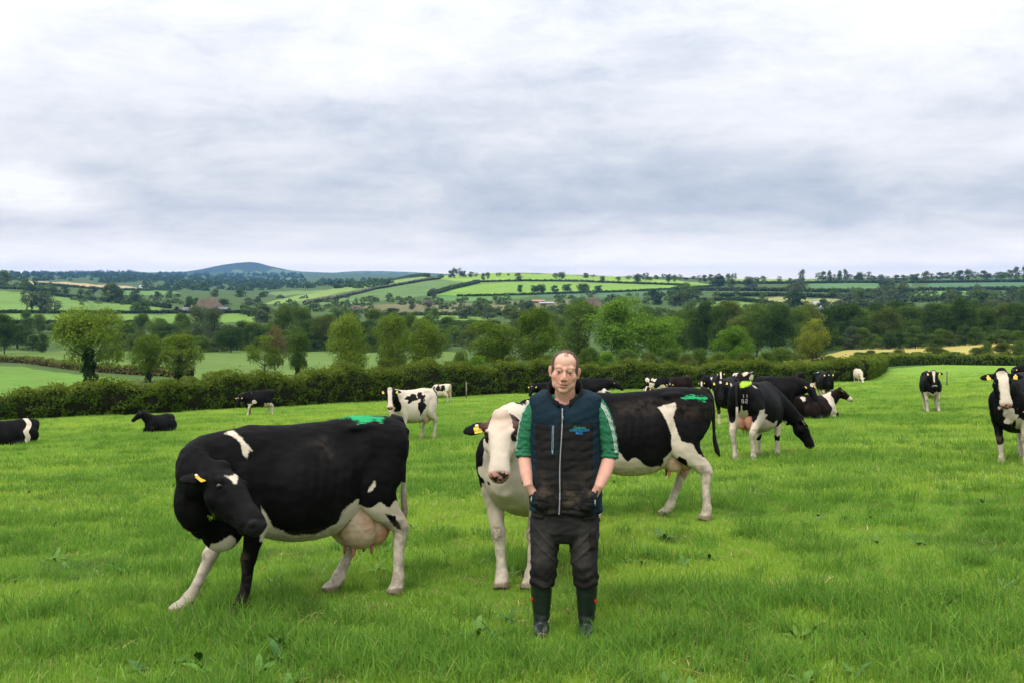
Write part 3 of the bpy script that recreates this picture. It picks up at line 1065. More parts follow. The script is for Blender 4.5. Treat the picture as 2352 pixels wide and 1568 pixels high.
# ------------------------------------------------------------------ hedges
def hedge(name, label, pts, height, width, leaf, size, seed, top_leaf=None, dens=1.5, group=None, wob=.25, hvar=None):
    """leafy hedge along world points (x,y); foliage over a dark twiggy core"""
    rs = np.random.RandomState(seed)
    P = np.array([(p[0], p[1]) for p in pts], float)
    seg = np.linalg.norm(np.diff(P, axis=0), axis=1)
    L = np.concatenate([[0], np.cumsum(seg)])
    hs = np.interp(np.linspace(0, 1, 200), np.linspace(0, 1, len(height)), height) if isinstance(height, (list, tuple)) else np.full(200, height)

    def at(s):
        x = np.interp(s, L, P[:, 0])
        y = np.interp(s, L, P[:, 1])
        e = .02 * L[-1]
        tx = np.interp(s + e, L, P[:, 0]) - np.interp(s - e, L, P[:, 0])
        ty = np.interp(s + e, L, P[:, 1]) - np.interp(s - e, L, P[:, 1])
        n = np.sqrt(tx * tx + ty * ty) + 1e-9
        return x, y, ty / n, -tx / n

    def hh(s):
        h = np.interp(s / L[-1], np.linspace(0, 1, 200), hs)
        return h * (1 + .10 * np.sin(s * .55 + seed) + .07 * np.sin(s * 1.37 + 2 * seed) + .05 * np.sin(s * 3.1 + seed))

    root = empty(name, (P[0, 0], P[0, 1], gz(*P[0])))
    off = np.array([P[0, 0], P[0, 1], gz(*P[0])])
    hm = float(np.mean(hs))
    per = 2 * hm + width
    n = int(L[-1] * per * dens / (size * size * 1.24))
    s = rs.rand(n) * L[-1]
    a = rs.rand(n)
    h = hh(s)
    x, y, nx, ny = at(s)
    # position on the cross-section outline: front face, rounded top, back face
    fr = hm / per
    sidef = np.where(a < fr, 1.0, np.where(a < fr + width / per, 0, -1.0))
    v = np.where(a < fr, a / fr, np.where(a < fr + width / per, 1.0, (a - fr - width / per) / fr))
    t = np.where(sidef == 0, (a - fr) / (width / per) * 2 - 1, 0)
    lump = pnoise(np.stack([s, v * h * 1.3, sidef * 7 + seed], 1), .33, seed) * wob + pnoise(np.stack([s, v * h, sidef * 3], 1), 1.0, seed + 1) * wob * .5
    bulge = 1.0 - .25 * (1 - v) ** 2
    lat = np.where(sidef == 0, t * width * .5, sidef * (width * .5 * bulge + lump))
    zz = np.where(sidef == 0, h + lump * .8 - .22 * width * np.abs(t) ** 3, v * h)
    depth_in = rs.rand(n) ** 2 * .35
    lat = lat * (1 - np.where(sidef == 0, 0, depth_in * .7))
    zz = np.maximum(zz - np.where(sidef == 0, depth_in, 0), .02)
    px, py = x + nx * lat, y + ny * lat
    gzv = ground(px, py)
    Q = np.stack([px, py, gzv + zz], 1) - off
    Nr = np.stack([nx * sidef, ny * sidef, np.where(sidef == 0, 1.0, .35)], 1) + rs.normal(size=(n, 3)) * .65
    # shoots above the top line
    k = int(n * .05)
    s2 = rs.rand(k) * L[-1]
    x2, y2, nx2, ny2 = at(s2)
    l2 = rs.uniform(-.5, .5, k) * width
    z2 = hh(s2) + np.abs(rs.normal(size=k)) * .13 * hm * .5 * (.4 + .8 * (np.sin(s2 * 2.3 + seed) > .2))
    Q2 = np.stack([x2 + nx2 * l2, y2 + ny2 * l2, ground(x2 + nx2 * l2, y2 + ny2 * l2) + z2], 1) - off
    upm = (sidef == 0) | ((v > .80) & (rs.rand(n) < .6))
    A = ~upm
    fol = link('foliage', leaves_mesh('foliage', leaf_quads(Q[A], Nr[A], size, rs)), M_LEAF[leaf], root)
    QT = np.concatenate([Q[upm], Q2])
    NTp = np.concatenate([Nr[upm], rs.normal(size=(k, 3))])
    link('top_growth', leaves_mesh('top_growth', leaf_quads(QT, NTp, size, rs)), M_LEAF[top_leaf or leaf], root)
    # core
    m = max(6, int(L[-1] / max(.6, size * 4)))
    sc_ = np.linspace(0, L[-1], m)
    x, y, nx, ny = at(sc_)
    h = hh(sc_)
    rings = []
    for i in range(m):
        w = width * .5 - .22 * min(1, width)
        sec = [(-w * .8, -.3), (-w, h[i] * .5), (-w * .8, h[i] * .82), (0, h[i] * .9), (w * .8, h[i] * .82), (w, h[i] * .5), (w * .8, -.3)]
        rings.append([Vector((x[i] + nx[i] * q, y[i] + ny[i] * q, gz(x[i] + nx[i] * q, y[i] + ny[i] * q) + zq)) - Vector(off) for q, zq in sec])
    bm = bmesh.new()
    loft(bm, rings)
    link('core', bm_mesh('core', bm), M_CORE, root)
    return setp(root, label, 'hedge', group)


hx = np.concatenate([np.linspace(-62, 37.2, 40)])
hedge('hedge', 'long thick field hedge running behind the cows across the picture', [(x, float(hedge_y(x)) + 1.0) for x in hx],
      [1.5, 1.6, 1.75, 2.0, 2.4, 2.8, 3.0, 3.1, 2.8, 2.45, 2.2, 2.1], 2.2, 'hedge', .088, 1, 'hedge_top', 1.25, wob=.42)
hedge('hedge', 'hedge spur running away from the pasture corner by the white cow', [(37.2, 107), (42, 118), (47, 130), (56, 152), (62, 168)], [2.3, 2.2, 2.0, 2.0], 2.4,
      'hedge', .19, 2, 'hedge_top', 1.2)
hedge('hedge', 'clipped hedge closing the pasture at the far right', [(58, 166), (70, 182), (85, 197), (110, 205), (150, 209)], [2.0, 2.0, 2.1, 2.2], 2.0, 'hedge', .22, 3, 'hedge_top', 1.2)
hedge('hedge', 'overgrown bramble bank behind the middle of the long hedge', [(14, 112), (24, 116), (34, 120), (44, 130)], [1.6, 1.9, 1.9, 1.7], 6.0, 'hedge', .22, 7, 'hedge_top', 1.1, wob=.5)


def hedge_px(label, pts, hpx, leaf='far', top=None, group=None, seed=9, wid=None, depth_min=130, size=None):
    W_ = [hitv(x, y, dmin=depth_min) for x, y in pts]
    dm = sum(w.y for w in W_) / len(W_)
    hgt = hpx * dm / FOC / S
    Pn = []
    for a, b in zip(W_[:-1], W_[1:]):
        for t in np.linspace(0, 1, 6, endpoint=False):
            Pn.append(a.lerp(b, t))
    Pn.append(W_[-1])
    hedge('hedgerow', label, Pn, hgt, wid or hgt * 1.0, leaf, size or max(.3, dm / FOC * .9), seed, top, 1.1, group, wob=hgt * .16)


HR = [
    ('rough bramble strip between the two nearer valley fields', [(-60, 828), (60, 832), (160, 846), (300, 858), (440, 866)], 16, 'brown', 'hedge_top'),
    ('dark hedge along the lower edge of the left strip field', [(-60, 742), (150, 745), (330, 744)], 8, 'dark', None),
    ('hedge along the upper edge of the left strip field', [(-60, 719), (150, 720), (420, 720), (580, 719)], 7, 'dark', None),
    ('hedge climbing the left hillside beside its bright field', [(60, 668), (130, 680), (200, 688), (290, 698), (390, 708)], 7, 'dark', None),
    ('hedge across the top of the left hillside', [(0, 664), (70, 666), (140, 672)], 6, 'mid', None),
    ('hedge under the tan stubble field', [(80, 655), (180, 661), (270, 667), (345, 668)], 5, 'far', None),
    ('hedge up the left flank of the main hill', [(700, 700), (790, 682), (860, 665), (950, 650), (1010, 641)], 6, 'far', 'haw'),
    ('hedge on the left skyline of the main hill', [(800, 656), (870, 647), (985, 636)], 5, 'far', None),
    ('hedge falling between the two large hill fields', [(985, 680), (1040, 664), (1100, 650)], 8, 'far', None),
    ('hedge along the upper terrace of the main hill', [(1095, 649), (1200, 646), (1330, 647), (1430, 651), (1580, 656)], 4, 'dark', None),
    ('hedge below the parkland trees', [(1050, 681), (1150, 679), (1250, 676), (1420, 671), (1560, 664), (1660, 657)], 4, 'dark', None),
    ('hedge along the rough ground in mid valley', [(840, 728), (980, 724), (1120, 724), (1300, 722)], 8, 'mid', None),
    ('hedge below the right strip field', [(960, 744), (1060, 744), (1150, 744)], 8, 'mid', None),
    ('hedge over the bright small field on the right', [(1600, 692), (1690, 690), (1780, 702), (1880, 712), (1970, 716)], 8, 'dark', None),
    ('hedge above the pale barley field on the right', [(1650, 682), (1800, 681), (1960, 686), (2080, 690)], 9, 'dark', 'far'),
    ('hedge across the right hillside under the crest', [(1560, 668), (1700, 668), (1860, 671), (2000, 672), (2110, 670)], 8, 'mid', 'far'),
    ('hedge along the right crest', [(1640, 652), (1780, 652), (1950, 650), (2140, 650), (2400, 648)], 6, 'far', None),
    ('hedge below the blue-green field at far right', [(2110, 668), (2220, 668), (2400, 666)], 8, 'far', 'grey'),
    ('hedge low on the right hillside above the wood', [(2080, 694), (2200, 690), (2400, 690)], 10, 'mid', 'far'),
    ('tall hedge below the golden field beside the pasture', [(1900, 834), (2000, 826), (2150, 820), (2400, 814)], 7, 'hedge', 'hedge_top'),
]
for i, (lb, pts, hp, lf, tp) in enumerate(HR):
    hedge_px(lb, pts, hp, lf, tp, 'hedgerows between the valley fields', 40 + i, depth_min=(212 if i == 19 else 130 if i == 0 else 500))

# ------------------------------------------------------------------ mound, farm buildings, posts
M_SOIL = plain('bare_soil', (.125, .098, .070), .95, .05, .35, .12, .3)
M_WHITE = plain('white_render', (.72, .71, .68), .8, .2, .06, 1.0)
M_SLATE = plain('slate_roof', (.13, .13, .14), .7, .3, .25, .8)
M_GREYROOF = plain('tin_roof', (.34, .36, .39), .6, .2, .2, .4)
M_RUST = plain('rusty_roof', (.38, .20, .13), .7, .2, .3, .5)
M_SHED = plain('dark_cladding', (.055, .065, .065), .7, .3, .2, .6)
M_GLASS = plain('window_glass', (.04, .05, .06), .15, .5, .1)
M_DOOR = plain('shed_door', (.45, .45, .44), .6, .3, .1)


def mound(label, x, yb, yt, w, depthf=.8):
    p = hitv(x, yb, dmin=500)
    k = p.y / FOC / S
    hgt, hw = (yb - yt) * k, w * k * .5
    nn = 48
    V, F_ = [], []
    for j in range(nn + 1):
        for i in range(nn + 1):
            a, b = i / nn * 2 - 1, j / nn * 2 - 1
            r = math.hypot(a, b)
            hN = smooth_w(max(0, min(1, (1.02 - r) / .85)))
            wig = .06 * math.sin(a * 9 + b * 4) * hN + .04 * math.sin(b * 13 + a * 7) * hN - .08 * a * hN
            V.append((a * hw * 1.05, b * hw * depthf, (hN + wig) * hgt - .4))
            if i < nn and j < nn:
                q = j * (nn + 1) + i
                F_.append((q, q + 1, q + nn + 2, q + nn + 1))
    V = np.array(V)
    V[:, 2] += ground(V[:, 0] + p.x, V[:, 1] + p.y + hw * depthf) - p.z
    o = link('earth_mound', mesh_np('earth_mound', V, F_, True), M_SOIL)
    o.location = (p.x, p.y + hw * depthf, p.z)
    setp(o, label, 'mound', kind='thing')


mound('flat-topped brown spoil heap behind the white farmhouse', 468, 718, 685, 104)
mound('low brown soil bank right of the tin-roofed barns', 1365, 705, 683, 60)
mound('small brown soil heap at the foot of the main hill', 815, 716, 702, 62)


def building(name, label, x, yb, wpx, hwall, hroof, depth_m, wall, roof, wins=2, door=True, rz=0.0, gable=True, chimney=True):
    p = hitv(x, yb, dmin=500)
    k = p.y / FOC / S
    w, hw, hr = wpx * k, hwall * k, hroof * k
    root = empty(name, (p.x, p.y, p.z - .3), rz)
    bm = bmesh.new()
    hw += .3
    box(bm, (0, depth_m / 2, hw / 2), (w, depth_m, hw))
    if gable:
        for sx in (-w / 2, w / 2 - .2):
            v = [bm.verts.new(q) for q in [(sx, 0, hw), (sx, depth_m, hw), (sx, depth_m / 2, hw + hr), (sx + .2, 0, hw), (sx + .2, depth_m, hw), (sx + .2, depth_m / 2, hw + hr)]]
            for f in ((0, 1, 2), (3, 5, 4), (0, 2, 5, 3), (1, 4, 5, 2), (0, 3, 4, 1)):
                bm.faces.new([v[i] for i in f])
    link('wall', bm_mesh('wall', bm, False), wall, root)
    bm = bmesh.new()
    ov = .35
    sl = math.hypot(depth_m / 2 + ov, hr)
    for sgn in (1, -1):
        ang = math.atan2(hr, depth_m / 2)
        M = Matrix.Translation((0, depth_m / 2, hw + hr + .08)) @ Matrix.Rotation(sgn * ang, 4, 'X')
        box(bm, (0, -sgn * (sl / 2), 0), (w + .7, sl, .16), M)
    rf = link('roof', bm_mesh('roof', bm, False), roof, root)
    if chimney:
        bm = bmesh.new()
        box(bm, (w * .36, depth_m / 2, hw + hr + .5), (.9, .7, 1.5))
        link('chimney', bm_mesh('chimney', bm, False), wall, rf)
    for i in range(wins):
        bm = bmesh.new()
        xx = (i + .5) / wins * w - w / 2
        box(bm, (xx, -.03, hw * .55), (min(1.2, w / wins * .4), .08, hw * .34))
        link('window', bm_mesh('window', bm, False), M_GLASS, root)
    if door:
        bm = bmesh.new()
        box(bm, (w * .12, -.04, hw * .42), (min(3.2, w * .28), .1, hw * .8))
        link('door', bm_mesh('door', bm, False), M_DOOR, root)
    return setp(root, label, 'building')


building('farmhouse', 'white farmhouse with slate roof in front of the spoil heap', 429, 718, 24, 7, 5, 8, M_WHITE, M_SLATE, 3, False)
building('farm_shed', 'dark farm shed with pale door beside the spoil heap', 503, 718, 36, 8, 4, 10, M_SHED, M_SLATE, 0, True, chimney=False)
building('farmhouse', 'tiny white house beyond the tan stubble field', 325, 661, 12, 3, 3, 9, M_WHITE, M_GREYROOF, 2, False)
building('barn', 'rusty-roofed barn at the foot of the hill above the farmer', 1237, 696, 28, 4, 3, 14, M_SHED, M_RUST, 0, True, chimney=False)
building('barn', 'pale tin-roofed barn in front of the rusty one', 1256, 699, 30, 2.5, 2.2, 12, M_SHED, M_GREYROOF, 0, False, chimney=False)
building('farmhouse', 'white gabled house with pale roof on the right hillside', 1883, 702, 24, 4, 5, 9, M_WHITE, M_GREYROOF, 2, False)
building('cottage', 'slate-roofed cottage half hidden by trees on the right', 1880, 716, 26, 4, 6, 9, M_WHITE, M_SLATE, 2, False)
building('farm_shed', 'grey roofed shed among the trees of the right crest', 1972, 640, 16, 3, 3, 10, M_SHED, M_GREYROOF, 0, False, chimney=False)

M_POST = plain('weathered_wood', (.20, .17, .13), .9, .1, .3, 5)


def post(x, yb, hh_, label, depth=None):
    p = hitv(x, yb)
    bm = bmesh.new()
    tube(bm, [(0, 0, -.2), (.01, 0, hh_ * .5), (0, .02, hh_), (0, .02, hh_ + .03)], [.075, .07, .065, .04], n=8)
    o = link('fence_post', bm_mesh('fence_post', bm), M_POST)
    o.location = p
    setp(o, label, 'post')


post(1071, 914, 1.5, 'weathered fence post against the hedge right of the small white cow')
post(2175, 884, 1.1, 'lone fence post in the pasture right of the standing black cow')
# ------------------------------------------------------------------ cows
def coat_mat(name, black, tint=(.58, .495, .385)):
    def b(N):
        oc = N.n('ShaderNodeTexCoord').outputs['Object']
        w = N.attr('w')
        n1 = N.noise(oc, 11.0, 4, .6)
        n2 = N.noise(oc, 55.0, 3, .6)
        ww = N.math('ADD', w, N.math('MULTIPLY', N.math('SUBTRACT', n1, .5), .045))
        ww = N.math('ADD', ww, N.math('MULTIPLY', N.math('SUBTRACT', n2, .5), .022))
        f = N.sstep(ww, -.006, .008)
        nz = N.noise(oc, 3.0, 4, .6)
        wcol = N.mix(N.sstep(nz, .35, .75), tint, tuple(x * .80 for x in tint))
        sun_ = N.mix(N.sstep(nz, .4, .75), black, tuple(x * 1.7 + .002 for x in black))  # black hair, tone varied at random by the noise
        c = N.mix(f, sun_, wcol)
        c = N.mix(N.attr('pk'), c, (.52, .27, .20))
        # dried dung and mud
        dn = N.noise(oc, 14.0, 6, .7)
        d = N.math('MULTIPLY', N.attr('dt'), N.sstep(dn, .36, .62))
        c = N.mix(d, c, (.085, .062, .040))
        # muzzle skin
        c = N.mix(N.attr('hf'), c, N.mix(N.noise(oc, 25.0, 3, .6), (.10, .075, .05), (.26, .20, .14)))
        mz = N.noise(oc, 30.0, 2, .5)
        c = N.mix(N.attr('mz'), c, (.016, .015, .016))
        c = N.mix(N.math('MULTIPLY', N.attr('mp'), N.sstep(mz, .40, .52)), c, (.50, .25, .19))
        # tail paint
        gp = N.math('ADD', N.attr('gp'), N.math('MULTIPLY', N.math('SUBTRACT', N.noise(N.mapping(oc, (8, 40, 20)), 1.0, 4, .7), .5), .16))
        c = N.mix(N.sstep(gp, -.004, .012), c, (.018, .300, .105))
        gy = N.math('ADD', N.attr('gy'), N.math('MULTIPLY', N.math('SUBTRACT', n2, .5), .12))
        c = N.mix(N.sstep(gy, -.004, .012), c, (.30, .48, .03))
        hair = N.noise(N.mapping(oc, (60, 160, 60)), 1.0, 3, .7)
        rgh = N.math('SUBTRACT', .62, N.math('MULTIPLY', N.attr('mz'), .30))
        return principled(N, c, rgh, .06, N.bump(N.math('ADD', hair, N.math('MULTIPLY', n1, 1.5)), .30, .006))
    return material(name, b)


M_COAT = coat_mat('cow_coat_black', (.0036, .0034, .0037))
M_COATB = coat_mat('cow_coat_brown', (.0085, .0047, .0040))


def udder_mat():
    def b(N):
        oc = N.n('ShaderNodeTexCoord').outputs['Object']
        n1 = N.noise(oc, 7.0, 5, .6)
        c = N.mix(N.sstep(n1, .35, .7), (.44, .28, .18), (.55, .42, .30))
        c = N.mix(N.math('MULTIPLY', N.sstep(N.noise(oc, 9.0, 6, .7, .5), .52, .72), .5), c, (.36, .24, .13))
        sp = N.n('ShaderNodeSeparateXYZ')
        N.set(sp.inputs[0], oc)
        c = N.mix(N.sstep(sp.outputs[0], -.50, -.62), c, (.50, .22, .14))
        v = N.noise(oc, 16.0, 3, .5, 1.0)
        return principled(N, c, .6, .3, N.bump(N.math('ADD', v, N.noise(oc, 60, 2)), .25, .01))
    return material('udder_skin', b)


M_UDDER = udder_mat()
M_TEAT = plain('teat_skin', (.42, .17, .09), .5, .4, .25, 20)
M_EYE = plain('eye_black', (.006, .005, .005), .08, .6, .1)
M_TAG = plain('tag_yellow', (.62, .42, .035), .5, .3, .08, 20)
M_TAGW = plain('tag_button', (.8, .8, .78), .5, .3, .05, 20)
M_TAGK = plain('tag_print', (.05, .04, .01), .6, .2, .05, 20)
M_HOOF = plain('hoof_horn', (.22, .17, .12), .7, .2, .3, 12)
M_TAILB = plain('tail_black', (.013, .012, .012), .8, .15, .3, 20, .3)
M_TAILW = plain('tail_pale', (.34, .29, .22), .85, .1, .35, 20, .3)

TRUNK = [  # x, top, bottom, height of widest point, half width, roof factor
    (-.890, 1.345, 1.13, 1.24, .085, .15),
    (-.860, 1.385, 1.03, 1.22, .150, .15),
    (-.800, 1.420, .93, 1.18, .215, .18),
    (-.700, 1.442, .83, 1.14, .262, .22),
    (-.560, 1.452, .74, 1.14, .282, .22),
    (-.430, 1.460, .645, 1.16, .292, .16),
    (-.320, 1.446, .560, 1.06, .292, .34),
    (-.180, 1.428, .505, .97, .335, .40),
    (.000, 1.418, .485, .94, .368, .40),
    (.180, 1.412, .495, .93, .365, .42),
    (.340, 1.420, .535, .95, .330, .46),
    (.480, 1.432, .585, 1.00, .285, .52),
    (.600, 1.400, .62, 1.00, .252, .45),
    (.700, 1.320, .680, .98, .205, .30),
    (.780, 1.210, .730, .97, .140, .20),
    (.820, 1.120, .820, .97, .070, .10),
]
FORE = [((.50, .15, 1.08), (.09, .17)), ((.53, .19, .90), (.085, .145)), ((.49, .20, .74), (.072, .100)), ((.48, .195, .60), (.055, .068)),
        ((.49, .185, .47), (.047, .053)), ((.495, .18, .42), (.050, .056)), ((.49, .18, .36), (.040, .042)), ((.485, .18, .25), (.033, .036)),
        ((.485, .18, .16), (.034, .037)), ((.49, .18, .115), (.046, .048)), ((.505, .18, .07), (.044, .045)), ((.515, .18, .045), (.052, .058)), ((.535, .18, -.005), (.060, .075))]
HIND = [((-.54, .14, 1.18), (.12, .25)), ((-.52, .20, 1.00), (.115, .235)), ((-.50, .225, .85), (.095, .185)), ((-.54, .22, .74), (.075, .130)),
        ((-.62, .21, .64), (.056, .086)), ((-.70, .20, .55), (.050, .068)), ((-.715, .195, .50), (.048, .060)), ((-.70, .19, .42), (.038, .047)),
        ((-.685, .19, .30), (.034, .040)), ((-.675, .19, .18), (.034, .040)), ((-.67, .19, .125), (.046, .050)), ((-.655, .19, .075), (.044, .046)),
        ((-.645, .19, .045), (.052, .058)), ((-.625, .19, -.005), (.060, .075))]
HEADS = [(-.065, -.075, .055, .060), (-.03, -.075, .088, .088), (.03, -.080, .108, .108), (.10, -.092, .120, .132), (.18, -.102, .123, .150), (.25, -.098, .108, .142),
         (.33, -.084, .092, .116), (.41, -.074, .086, .100), (.465, -.067, .090, .091), (.515, -.065, .094, .085), (.550, -.068, .088, .075), (.575, -.072, .072, .060), (.592, -.075, .048, .042), (.602, -.077, .020, .018)]


def text_mesh(body, size, shear=0.0, offset=0.0):
    cu = bpy.data.curves.new('lettering', 'FONT')
    cu.body = body
    cu.size = size
    cu.shear = shear
    cu.align_x = 'CENTER'
    cu.offset = offset
    to = bpy.data.objects.new('tmp', cu)
    COL.objects.link(to)
    tm = bpy.data.meshes.new_from_object(to.evaluated_get(bpy.context.evaluated_depsgraph_get()))
    bpy.data.objects.remove(to)
    tm.materials.clear()
    return tm


def smooth_path(keys, sub=3):
    """Catmull-Rom through (point, radii) keys"""
    P = [np.array(k[0], float) for k in keys]
    Rr = [np.array(k[1], float) for k in keys]
    out = []
    for i in range(len(P) - 1):
        p0, p1, p2, p3 = P[max(i - 1, 0)], P[i], P[i + 1], P[min(i + 2, len(P) - 1)]
        for j in range(sub):
            t = j / sub
            q = .5 * ((2 * p1) + (-p0 + p2) * t + (2 * p0 - 5 * p1 + 4 * p2 - p3) * t * t + (-p0 + 3 * p1 - 3 * p2 + p3) * t ** 3)
            out.append((q, Rr[i] * (1 - t) + Rr[i + 1] * t))
    out.append((P[-1], Rr[-1]))
    return out


def cow(label, pos, heading, coat, head='alert', look=None, poll=None, pitch=55, roll=0, legs=((0, 0),) * 4, lying=False, voxel=.03,
        scale=1.0, brown=False, tail='b', tags=(1, 1), name='cow', udder=True, group='herd of dairy cows in the pasture', teats=True, horn=None, tailpath=None,
        tilt=True, neckmid=None, udsize=1.0, fine=False, tagtext=False, headscale=1.0, chest=1.0):
    x0, y0 = pos
    z0 = gz(x0, y0)
    root = empty(name, (x0, y0, z0))
    Rz = Matrix.Rotation(rad(heading), 4, 'Z')
    if tilt:
        nrm = Vector((-SX, SY, 1)).normalized()
        q = Vector((0, 0, 1)).rotation_difference(nrm)
        Rm = q.to_matrix().to_4x4() @ Rz
    else:
        Rm = Rz
    root.rotation_euler = Rm.to_euler()
    root.scale = (scale,) * 3
    Mw = Matrix.Translation((x0, y0, z0)) @ Rm @ Matrix.Diagonal((scale, scale, scale, 1))
    dz = -.60 if lying else 0.0
    ws = 1.12 if lying else 1.0
    bm = bmesh.new()
    rings = []
    n = 30
    for (x, top, bot, zc, w, k) in TRUNK:
        ring = []
        for i in range(n):
            a = 2 * PI * i / n
            c, s = math.cos(a), math.sin(a)
            cc = math.copysign(abs(c) ** .82, c)
            ss = math.copysign(abs(s) ** .92, s)
            yy = w * ws * cc * (1 - k * max(0, ss) ** 1.4)
            zz = zc + (top - zc) * ss if ss > 0 else zc + (zc - bot) * ss
            zz += dz
            if lying:
                zz = max(zz, .02) if zz > 0 else .02 + .02 * s
            ring.append(Vector((x, yy, zz)))
        rings.append(ring)
    loft(bm, rings)
    for sy in (1, -1):        # hook and pin bones, shoulder point
        ellipsoid(bm, (-.42, sy * .130, 1.352 + dz), (.15, .098, .060))
        ellipsoid(bm, (-.83, sy * .105, 1.30 + dz), (.06, .045, .05))
        ellipsoid(bm, (.60, sy * .19, .98 + dz), (.13, .085, .20))
    ellipsoid(bm, (.70, 0, .70 + dz * .92 + (.0 if chest == 1 else -.03 if chest > 1 else .09)), (.12 * chest, .075 * chest, .13 * chest))   # brisket
    if chest > 1.2:        # loose throat of the turned neck
        ellipsoid(bm, (.93, .10, .90), (.17, .14, .24))
        ellipsoid(bm, (.86, .04, .80), (.14, .12, .20))
    # head pose
    yaw_cam = math.degrees(math.atan2(-y0, -x0)) - heading
    yaw_cam = (yaw_cam + 180) % 360 - 180
    psi = yaw_cam if look is None else look
    if poll is None:
        if head == 'graze':
            poll = (1.16, .0, .60)
            pitch = 72 if pitch == 55 else pitch
            psi = 0 if look is None else look
        elif lying:
            b = rad(max(-90, min(90, psi)) * .55)
            poll = (.58 + .46 * math.cos(b), .46 * math.sin(b), 1.02)
        else:
            b = rad(max(-110, min(110, psi)) * .55)
            poll = (.56 + .50 * math.cos(b), .50 * math.sin(b), 1.46)
    ps, ph = rad(psi), rad(pitch)
    f = Vector((math.cos(ps), math.sin(ps), 0))
    d = (f * math.cos(ph) - Vector((0, 0, 1)) * math.sin(ph)).normalized()
    nn = (f * math.sin(ph) + Vector((0, 0, 1)) * math.cos(ph)).normalized()
    s = nn.cross(d).normalized()       # the cow's left
    if roll:
        Rr = Matrix.Rotation(rad(roll), 3, d)
        nn, s = Rr @ nn, Rr @ s
    P = Vector(poll)
    hk = headscale
    hr = []
    HD = [tuple(q * hk for q in row) for row in HEADS]
    for (t, cn, w, h) in HD:
        c = P + d * t + nn * cn
        ring = []
        for i in range(18):
            a = 2 * PI * i / 18
            ca, sa = math.cos(a), math.sin(a)
            ca = math.copysign(abs(ca) ** .78, ca)
            sa = math.copysign(abs(sa) ** .85, sa)
            nar = 1.0 if sa > 0 else 1 - .32 * abs(sa)     # jaw narrower than forehead
            ring.append(c + s * (w * ca * nar) + nn * (h * sa))
        hr.append(ring)
    loft(bm, hr)
    for sy in (1, -1):
        ellipsoid(bm, P + (d * .165 + nn * .0 + s * (sy * .094)) * hk, (.040, .040, .036), seg=10, rings=6)      # brow
        ellipsoid(bm, P + (d * .56 + nn * -.03 + s * (sy * .048)) * hk, (.034, .034, .034), seg=10, rings=6)     # nostril wing
    ellipsoid(bm, P + d * -.01 + nn * .0, (.075, .075, .06), seg=10, rings=6)                              # poll
    ellipsoid(bm, P + (d * .50 - nn * .135) * hk, (.045, .045, .036), seg=10, rings=6)                      # chin
    for sy in (1, -1):
        ellipsoid(bm, P + (d * .17 - nn * .125 + s * (sy * .062)) * hk, (.085, .085, .085), seg=12, rings=8)  # cheek
        ellipsoid(bm, P + (d * .13 - nn * .012 + s * (sy * .088)) * hk, (.040, .040, .032), seg=10, rings=6)  # brow ridge
    # ears
    ears = []
    for sy in (1, -1):
        e0 = P + (d * .035 + nn * -.055 + s * (sy * .085)) * hk
        ed = (s * sy * 1.0 - d * .10 + Vector((0, 0, -1)) * .16 - nn * .18).normalized()
        pts = [e0, e0 + ed * .045, e0 + ed * .10, e0 + ed * .155, e0 + ed * .205, e0 + ed * .232]
        tube(bm, pts, [(.030, .030), (.042, .028), (.064, .022), (.062, .018), (.040, .016), (.012, .010)], hint=nn, n=12)
        ears.append((e0, ed))
    # neck
    E = P - nn * (.085 * hk) + d * .02
    S0 = Vector((.40, 0, 1.12 + dz))
    C1 = Vector((.80, E.y * .25, 1.13 + dz + (E.z - 1.13 - dz) * .35)) if neckmid is None else Vector(neckmid)
    ctrl = [S0, C1, E]
    pts, rr = [], []
    for i in range(11):
        t = i / 10
        q = S0 * (1 - t) ** 2 + C1 * (2 * t * (1 - t)) + E * t * t
        pts.append(q)
        u_ = t
        rr.append((.215 * (1 - u_) + .098 * u_, .300 * (1 - u_) ** 1.1 + .135 * u_ + .03 * math.sin(PI * u_)))
    tube(bm, pts, rr, n=18)
    neck_pts = pts
    # dewlap under the neck
    for i in (3, 5, 7):
        ellipsoid(bm, pts[i] + Vector((0, 0, -rr[i][1] * .80)), (.10, .035, .10), seg=10, rings=6)
    # legs
    legpaths = []
    if not lying:
        for li in range(4):
            src = FORE if li < 2 else HIND
            sy = 1 if li % 2 == 0 else -1
            ox, oy = legs[li]
            keys = []
            for p, r in src:
                w = max(0.0, min(1.0, (1.0 - p[2]) / 1.0)) ** 1.25
                lk = 1.20 if p[2] < .80 else 1.06
                keys.append(((p[0] + ox * w, sy * p[1] + oy * w, p[2]), (r[0] * lk, r[1] * lk)))
            path = smooth_path(keys)
            tube(bm, [q for q, r in path], [tuple(r) for q, r in path], hint=(1, 0, 0), n=14)
            legpaths.append(path)
    else:
        for sy in (1, -1):
            ellipsoid(bm, (-.48, sy * .30, .30), (.34, .16, .30))
            tube(bm, [(-.40, sy * .36, .10), (-.15, sy * .42, .09), (.02, sy * .40, .07)], [.09, .06, .045], n=10)
            tube(bm, [(.50, sy * .22, .30), (.74, sy * .22, .14), (.80, sy * .20, .09), (.62, sy * .24, .06), (.48, sy * .25, .05)], [.10, .075, .06, .045, .05], n=10)
    me = remesh(bm, voxel, 11 if voxel < .014 else 7 if voxel < .02 else 3, .5)
    V = get_co(me)
    nv = len(V)
